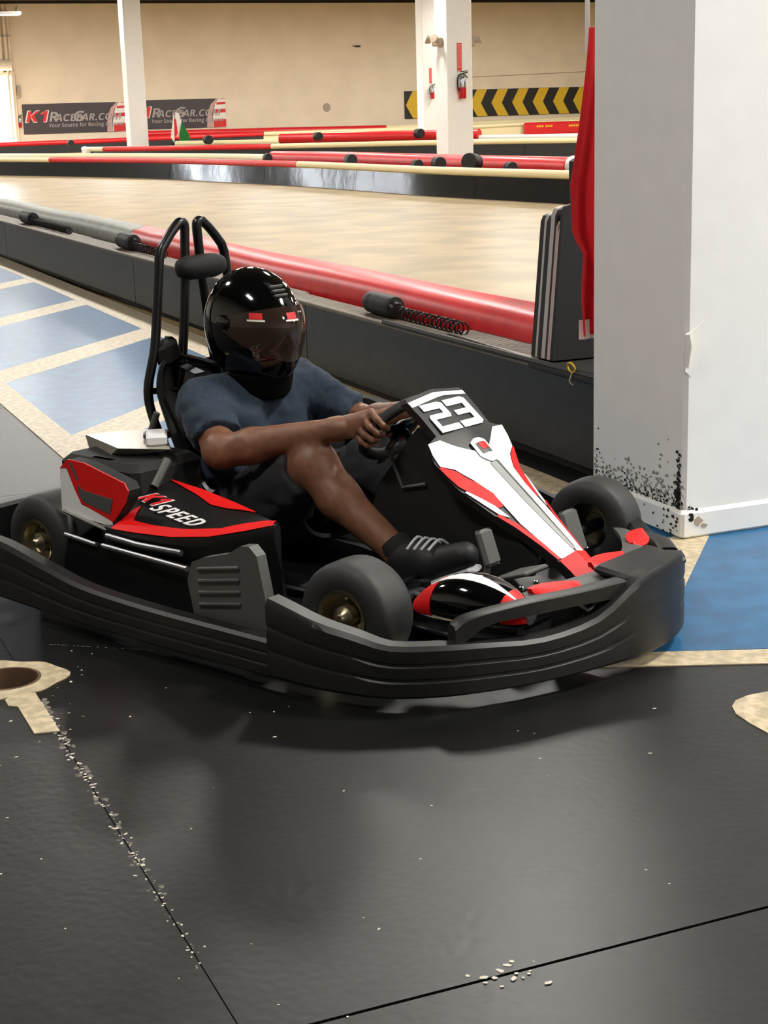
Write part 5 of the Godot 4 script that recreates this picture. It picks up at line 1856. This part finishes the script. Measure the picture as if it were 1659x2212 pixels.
	obj("brake_housing", mb, M.kart_grey, k)
	mb = Mb.new()
	var r3 := RandomNumberGenerator.new()
	r3.seed = 9
	for i in 16:
		var q := Vector3(r3.randf_range(1.24, 1.50), r3.randf_range(0.10, 0.17), r3.randf_range(0.12, 0.36) * (1 if i % 3 else -1))
		mb.lathe(PackedVector2Array([Vector2(0, 0), Vector2(0.007, 0), Vector2(0.007, 0.008), Vector2(0.004, 0.011), Vector2(0, 0.011)]), 8, Transform3D(Basis(), q))
	tag(obj("bolt", mb, M.chrome, k), "", "", "", "stuff")
	mb = Mb.new()
	mb.tube(curve([Vector3(1.0, 0.09, 0.25), Vector3(1.2, 0.10, 0.28), Vector3(1.36, 0.16, 0.26), Vector3(1.42, 0.13, 0.22)], 6), 0.006, 6)
	mb.tube(curve([Vector3(0.9, 0.09, 0.3), Vector3(1.1, 0.13, 0.33), Vector3(1.3, 0.12, 0.33), Vector3(1.45, 0.10, 0.30)], 6), 0.006, 6)
	obj("cable", mb, M.kart_grey, k)


# ---------------------------------------------------------------- the driver, in the kart's own axes
func kloc(v: Vector3) -> Vector3:
	return v

func driver() -> void:
	var d := thing("person", "person in black full-face helmet, blue T-shirt and dark shorts, steering the kart", "person", KART_AT, KART_TURN)
	# joints
	var hip_r := Vector3(0.33, 0.165, 0.10)
	var hip_l := Vector3(0.33, 0.165, -0.10)
	var knee_r := Vector3(0.695, 0.375, 0.185)
	var knee_l := Vector3(0.65, 0.315, -0.115)
	var ank_r := Vector3(0.985, 0.150, 0.155)
	var ank_l := Vector3(0.99, 0.135, -0.15)
	var pelvis := Vector3(0.30, 0.17, 0)
	var belly := Vector3(0.275, 0.29, 0)
	var chest := Vector3(0.27, 0.42, 0)
	var sh_r := Vector3(0.262, 0.500, 0.185)
	var sh_l := Vector3(0.285, 0.500, -0.185)
	var el_r := Vector3(0.415, 0.392, 0.265)
	var el_l := Vector3(0.48, 0.39, -0.27)
	var wr_r := Vector3(0.772, 0.478, 0.168)
	var wr_l := Vector3(0.765, 0.475, -0.165)
	var neck := Vector3(0.285, 0.575, 0)
	var head := Vector3(0.30, 0.70, 0)
	# body: one skin from head to ankles
	var f := Field.new(Vector3(0.0, 0.0, -0.42), Vector3(1.12, 0.68, 0.42), 0.0115)
	f.bone(pelvis + Vector3(0, 0, -0.06), pelvis + Vector3(0, 0, 0.06), 0.105, 0.105)
	for z in [-0.06, 0.06]:
		f.bone(pelvis + Vector3(0, 0, z), belly + Vector3(0, 0, z), 0.095, 0.09)
		f.bone(belly + Vector3(0, 0, z), chest + Vector3(0, 0, z * 1.3), 0.09, 0.095)
	f.bone(sh_r + Vector3(0, -0.01, -0.05), sh_l + Vector3(0, -0.01, 0.05), 0.068, 0.068)
	f.bone(chest + Vector3(0, 0.08, 0), neck, 0.07, 0.055)
	f.bone(neck, head, 0.055, 0.055)
	f.bone(hip_r, knee_r, 0.085, 0.060)
	f.bone(hip_l, knee_l, 0.085, 0.060)
	for q in [[knee_r, ank_r], [knee_l, ank_l]]:
		var a: Vector3 = q[0]
		var b: Vector3 = q[1]
		f.bone(a, a.lerp(b, 0.32) + Vector3(-0.012, -0.012, 0), 0.056, 0.056)
		f.bone(a.lerp(b, 0.32) + Vector3(-0.012, -0.012, 0), b, 0.056, 0.036)
		f.bone(a + Vector3(0.010, 0.008, 0), a.lerp(b, 0.12), 0.048, 0.044)
		f.bone(b, b + Vector3(0.03, -0.03, 0), 0.038, 0.036)
	for q in [[sh_r, el_r, wr_r], [sh_l, el_l, wr_l]]:
		var a: Vector3 = q[0]
		var b: Vector3 = q[1]
		var c: Vector3 = q[2]
		f.bone(a, b, 0.060, 0.046)
		f.bone(b, b.lerp(c, 0.28) + Vector3(0, -0.004, 0), 0.047, 0.049)
		f.bone(b.lerp(c, 0.28), c, 0.049, 0.031, 0.02)
		f.bone(c, c + (c - b).normalized() * 0.03, 0.031, 0.030, 0.02)
	var mb := Mb.new()
	f.mesh_into(mb)
	# hands round the rim, each on a finer grid of its own
	for s in [1.0, -1.0]:
		hand(mb, wr_r if s > 0 else wr_l, s)
	# head with a face, inside the helmet
	head_into(mb, Vector3(0.305, 0.715, 0))
	var body := obj("body", mb, M.skin, d, 60)
	var eyes := Mb.new()
	for s in [-1.0, 1.0]:
		eyes.lathe(PackedVector2Array([Vector2(0, -0.012), Vector2(0.0085, -0.0085), Vector2(0.012, 0), Vector2(0.0085, 0.0085), Vector2(0, 0.012)]), 12, Transform3D(Basis(), Vector3(0.387, 0.735, 0.032 * s)))
	obj("eye", eyes, M.eye_white, d, 60)
	# T-shirt
	f = Field.new(Vector3(0.02, 0.08, -0.42), Vector3(0.60, 0.64, 0.42), 0.010)
	f.bone(pelvis + Vector3(0.01, 0.03, -0.06), pelvis + Vector3(0.01, 0.03, 0.06), 0.118, 0.118)
	for z in [-0.065, 0.065]:
		f.bone(pelvis + Vector3(0.01, 0.03, z), belly + Vector3(0.012, 0, z), 0.108, 0.108)
		f.bone(belly + Vector3(0.012, 0, z), chest + Vector3(0.005, 0.01, z * 1.25), 0.108, 0.110)
	f.bone(sh_r + Vector3(0, -0.005, -0.06), sh_l + Vector3(0, -0.005, 0.06), 0.082, 0.082)
	f.bone(chest + Vector3(0, 0.09, 0), neck + Vector3(0, -0.005, 0), 0.085, 0.068, 0.03, 1)
	f.bone(sh_r, sh_r.lerp(el_r, 0.74), 0.080, 0.070, 0.03, 1)
	f.bone(sh_l, sh_l.lerp(el_l, 0.80), 0.080, 0.072, 0.03, 1)
	var nz := noise(0.09, FastNoiseLite.TYPE_SIMPLEX_SMOOTH, 3, 41)
	f.rumple(nz, 0.016)
	mb = Mb.new()
	f.mesh_into(mb)
	obj("t_shirt", mb, M.shirt, d, 60)
	# shorts
	f = Field.new(Vector3(0.12, 0.02, -0.32), Vector3(0.86, 0.50, 0.34), 0.010)
	f.bone(pelvis + Vector3(0, -0.01, -0.07), pelvis + Vector3(0, -0.01, 0.07), 0.115, 0.115)
	f.bone(hip_r, hip_r.lerp(knee_r, 0.93), 0.108, 0.082, 0.03, 1)
	f.bone(hip_r + Vector3(0.10, -0.05, 0.03), hip_r.lerp(knee_r, 0.90) + Vector3(-0.03, -0.055, 0.0), 0.07, 0.055, 0.04, 1)
	f.bone(hip_l, knee_l, 0.108, 0.078, 0.03)
	f.bone(knee_l, knee_l.lerp(ank_l, 0.30), 0.078, 0.074, 0.03, 1)
	f.rumple(noise(0.09, FastNoiseLite.TYPE_SIMPLEX_SMOOTH, 3, 42), 0.016)
	mb = Mb.new()
	f.mesh_into(mb)
	obj("shorts", mb, M.shorts, d, 60)
	# socks and shoes
	for q in [[ank_r, 1.0], [ank_l, -1.0]]:
		var a: Vector3 = q[0]
		var toe := a + Vector3(0.215, 0.045, 0.01 * q[1])
		var heel := a + Vector3(0.01, -0.045, 0)
		f = Field.new(a - Vector3(0.12, 0.13, 0.09), a + Vector3(0.32, 0.15, 0.09), 0.006)
		f.bone(a + Vector3(-0.040, 0.038, 0), a + Vector3(0.015, -0.012, 0), 0.044, 0.045, 0.01, 2)
		mb = Mb.new()
		f.mesh_into(mb)
		obj("sock", mb, M.sock, d, 60)
		f = Field.new(a - Vector3(0.12, 0.13, 0.09), a + Vector3(0.34, 0.17, 0.09), 0.006)
		f.bone(heel, a + Vector3(0.10, 0.0, 0), 0.042, 0.046, 0.02)
		f.bone(a + Vector3(0.10, 0.0, 0), toe, 0.046, 0.036, 0.02)
		f.bone(a + Vector3(0.0, 0.0, 0), a + Vector3(0.08, 0.02, 0), 0.048, 0.044, 0.02)
		mb = Mb.new()
		f.mesh_into(mb)
		var shoe := obj("shoe", mb, M.shoe, d, 60)
		mb = Mb.new()
		mb.tube_r(pts([heel + Vector3(-0.035, -0.036, 0), heel + Vector3(0.05, -0.036, 0), a + Vector3(0.12, -0.042, 0), toe + Vector3(0.03, -0.030, 0)]), PackedFloat32Array([0.028, 0.036, 0.042, 0.028]), 12, false, 0.35)
		obj("sole", mb, M.shoe_white, shoe, 60)
		mb = Mb.new()
		for i in 4: mb.tube(curve([a + Vector3(0.045 + 0.024 * i, 0.040 + 0.003 * i, 0.040), a + Vector3(0.05 + 0.024 * i, 0.067 + 0.001 * i, 0), a + Vector3(0.045 + 0.024 * i, 0.040 + 0.003 * i, -0.040)], 4), 0.004, 6)
		obj("lace", mb, M.shoe_white, shoe, 60)
	helmet(d)


func hand(mb: Mb, wrist: Vector3, s: float) -> void:
	# the wheel's rim near this hand
	var ax := Vector3(-0.80, 0.60, 0)
	var wu := Vector3(0.60, 0.80, 0)
	var wc := Vector3(0.855, 0.462, 0)
	var f := Field.new(wrist - Vector3(0.06, 0.09, 0.10), wrist + Vector3(0.19, 0.13, 0.10), 0.0038)
	var rim := func(a: float) -> Vector3: return wc + wu * sin(a) * 0.102 + Vector3(0, 0, cos(a) * 0.140 * s)
	var out := func(a: float) -> Vector3: return wu * sin(a) + Vector3(0, 0, cos(a) * s)
	var mid := 0.22
	var knuckle: Vector3 = rim.call(mid) + ax * 0.034 + out.call(mid) * 0.014
	# palm: broad from the wrist to the knuckles
	for k in 4:
		var a := mid + 0.30 - 0.20 * k
		var kn: Vector3 = rim.call(a) + ax * 0.026 + out.call(a) * 0.020
		var base: Vector3 = wrist + (rim.call(a) - rim.call(mid)) * 0.35
		f.bone(base, kn, 0.021, 0.0135, 0.014)
		# finger: over the rim's outside, round its front, back towards the palm
		var r: float = [0.0098, 0.0100, 0.0096, 0.0084][k]
		var ln: float = [0.92, 1.0, 0.96, 0.80][k]
		var p1: Vector3 = rim.call(a) + out.call(a) * 0.028 * ln - ax * 0.004
		var p2: Vector3 = rim.call(a) + out.call(a) * 0.016 - ax * 0.026 * ln
		var p3: Vector3 = rim.call(a) - out.call(a) * 0.012 - ax * 0.025
		f.bone(kn, p1, r * 1.12, r, 0.004)
		f.bone(p1, p2, r, r * 0.94, 0.004)
		f.bone(p2, p3, r * 0.94, r * 0.86, 0.004)
	f.bone(wrist - Vector3(0.047, 0.012, -0.013 * s), wrist, 0.030, 0.027, 0.02)
	# thumb: from the side of the palm along the inside of the rim, towards its top
	var t0: Vector3 = wrist.lerp(knuckle, 0.35) + Vector3(0.0, 0.012, -0.018 * s)
	var t1: Vector3 = rim.call(mid + 0.42) + ax * 0.020 - out.call(mid) * 0.024
	var t2: Vector3 = rim.call(mid + 0.66) + ax * 0.012 - out.call(mid) * 0.022
	var t3: Vector3 = rim.call(mid + 0.82) - ax * 0.004 - out.call(mid) * 0.022
	f.bone(t0, t1, 0.017, 0.0125, 0.012)
	f.bone(t1, t2, 0.0122, 0.0108, 0.004)
	f.bone(t2, t3, 0.0108, 0.0090, 0.004)
	f.mesh_into(mb)


func head_into(mb: Mb, c: Vector3) -> void:
	var f := Field.new(c - Vector3(0.13, 0.17, 0.11), c + Vector3(0.15, 0.15, 0.11), 0.0055)
	f.bone(c + Vector3(-0.02, 0.035, 0), c + Vector3(0.01, 0.035, 0), 0.088, 0.085, 0.03, 0, Vector3(1, 1.05, 0.84))
	f.bone(c + Vector3(0.04, -0.03, 0), c + Vector3(0.055, -0.085, 0), 0.052, 0.030, 0.03, 0, Vector3(1, 1, 1.05))
	f.bone(c + Vector3(0.078, 0.025, -0.03), c + Vector3(0.078, 0.025, 0.03), 0.017, 0.017, 0.015)
	f.bone(c + Vector3(0.092, 0.02, 0), c + Vector3(0.108, -0.022, 0), 0.008, 0.013, 0.012)
	f.bone(c + Vector3(0.088, -0.058, -0.016), c + Vector3(0.088, -0.058, 0.016), 0.009, 0.009, 0.008)
	f.bone(c + Vector3(0.084, -0.070, -0.014), c + Vector3(0.084, -0.070, 0.014), 0.009, 0.009, 0.008)
	for s in [-1.0, 1.0]:
		f.carve(c + Vector3(0.094, 0.008, 0.030 * s), c + Vector3(0.088, 0.008, 0.036 * s), 0.013, 0.01)
		f.bone(c + Vector3(0.0, 0.015, 0.076 * s), c + Vector3(0.005, -0.025, 0.074 * s), 0.016, 0.011, 0.006, 0, Vector3(1, 1, 0.5))
		f.bone(c + Vector3(0.06, -0.02, 0.04 * s), c + Vector3(0.05, -0.03, 0.048 * s), 0.024, 0.02, 0.02)
	f.bone(c + Vector3(0.0, -0.07, 0), c + Vector3(-0.02, -0.14, 0), 0.05, 0.052, 0.03)
	f.mesh_into(mb)


const HC := Vector3(0.293, 0.715, 0.0)
const HYAW := 0.06

# outer skin of the helmet in its own axes: az from straight ahead, el up from the level
func helm_skin(az: float, el: float, off := 0.0) -> Vector3:
	var ce := cos(el)
	var v := Vector3(ce * cos(az), sin(el), ce * sin(az))
	var ahead := maxf(0.0, cos(az))
	var rx := 0.158 if v.x < 0 else 0.158 + 0.022 * pow(ahead, 2.0) * (1.0 if el < 0.1 else maxf(0.0, 1.0 - (el - 0.1) * 1.3))
	var ry := 0.160 if v.y > 0 else 0.185
	var p := Vector3(v.x * (rx + off), v.y * (ry + off), v.z * (0.128 + off))
	# the lower rim draws in towards the neck; the chin bar stays forward
	if v.y < -0.35:
		var k := clampf((-v.y - 0.35) / 0.5, 0.0, 1.0)
		p.x = lerpf(p.x, p.x * 0.98 + (0.050 * ahead * ce), k)
	return p

func helmet(d: Node3D) -> void:
	var h := Node3D.new()
	h.name = "helmet"
	d.add_child(h)
	h.position = HC
	h.rotation = Vector3(0, -HYAW, -0.06)
	var mb := Mb.new()
	# shell with the eye opening as a recessed port
	var rows := []
	var ne := 34
	var na := 60
	for i in ne + 1:
		var el := lerpf(-0.98, PI / 2, float(i) / ne)
		var l := PackedVector3Array()
		for j in na:
			var az := TAU * j / na - PI
			var p := helm_skin(az, el)
			if in_port(az, el): p = p * 0.86
			l.append(p)
		rows.append(l)
	mb.loft(rows)
	obj("shell", mb, M.helmet_black, h, 30)
	# visor: a curved tinted shield in front of the port, on pivots at the sides
	var grid := []
	for i in 13:
		var f := i / 12.0
		var row := PackedVector3Array()
		for j in 33:
			var az := lerpf(-1.42, 1.42, j / 32.0)
			var g := absf(az) / 1.42
			var lo := lerpf(-0.50, -0.04, pow(g, 1.7))
			var hi := lerpf(0.42, 0.20, pow(g, 2.0))
			row.append(helm_skin(az, lerpf(lo, hi, f), 0.006))
		grid.append(row)
	mb = Mb.new()
	mb.sheet(grid, 0.0022)
	var visor := obj("visor", mb, M.visor, h, 60)
	for s in [-1.0, 1.0]:
		mb = Mb.new()
		var q := helm_skin(1.42 * s, 0.09, 0.004)
		mb.lathe(PackedVector2Array([Vector2(0, 0), Vector2(0.024, 0), Vector2(0.024, 0.006), Vector2(0.018, 0.010), Vector2(0, 0.010)]), 18, Transform3D(Basis(Vector3.RIGHT, PI / 2 * s), q))
		obj("visor_pivot", mb, M.helmet_black, h)
	# two red and white marks on the visor's brow
	mb = Mb.new()
	for az in [0.78, 0.05]:
		var g2 := []
		for i in 3:
			var row := PackedVector3Array()
			for j in 5: row.append(helm_skin(az - 0.12 + 0.24 * j / 4.0, 0.20 + 0.11 * i / 2.0, 0.0078))
			g2.append(row)
		mb.sheet(g2, 0.001)
	obj("red_brow_mark", mb, M.sign_red, visor)
	mb = Mb.new()
	for az in [0.78, 0.05]:
		var g2 := []
		for i in 3:
			var row := PackedVector3Array()
			for j in 7: row.append(helm_skin(az - 0.16 + 0.32 * j / 6.0, 0.165 + 0.03 * i / 2.0, 0.0078))
			g2.append(row)
		mb.sheet(g2, 0.001)
	obj("white_brow_mark", mb, M.sign_white, visor)
	# brow vents and the black collar that closes the helmet towards the shirt
	mb = Mb.new()
	for k in 3:
		var q := helm_skin(0.10, 0.62 + 0.09 * k, 0.002)
		mb.box(q, Vector3(0.014, 0.008, 0.05), 0.003, Basis(Vector3.BACK, 0.62 + 0.09 * k))
	obj("brow_vent", mb, M.kart_grey, h)
	mb = Mb.new()
	mb.lathe(PackedVector2Array([Vector2(0.02, -0.215), Vector2(0.085, -0.21), Vector2(0.098, -0.19), Vector2(0.105, -0.14), Vector2(0.02, -0.13)]), 32, Transform3D(Basis.from_scale(Vector3(1.12, 1, 0.92)), Vector3(0.02, 0, 0)))
	obj("neck_roll", mb, M.black_fabric, h, 50)

func in_port(az: float, el: float) -> bool:
	return absf(az) < 1.15 and el > -0.30 + 0.22 * pow(absf(az) / 1.15, 1.7) and el < 0.34 - 0.14 * pow(absf(az) / 1.15, 2.0)
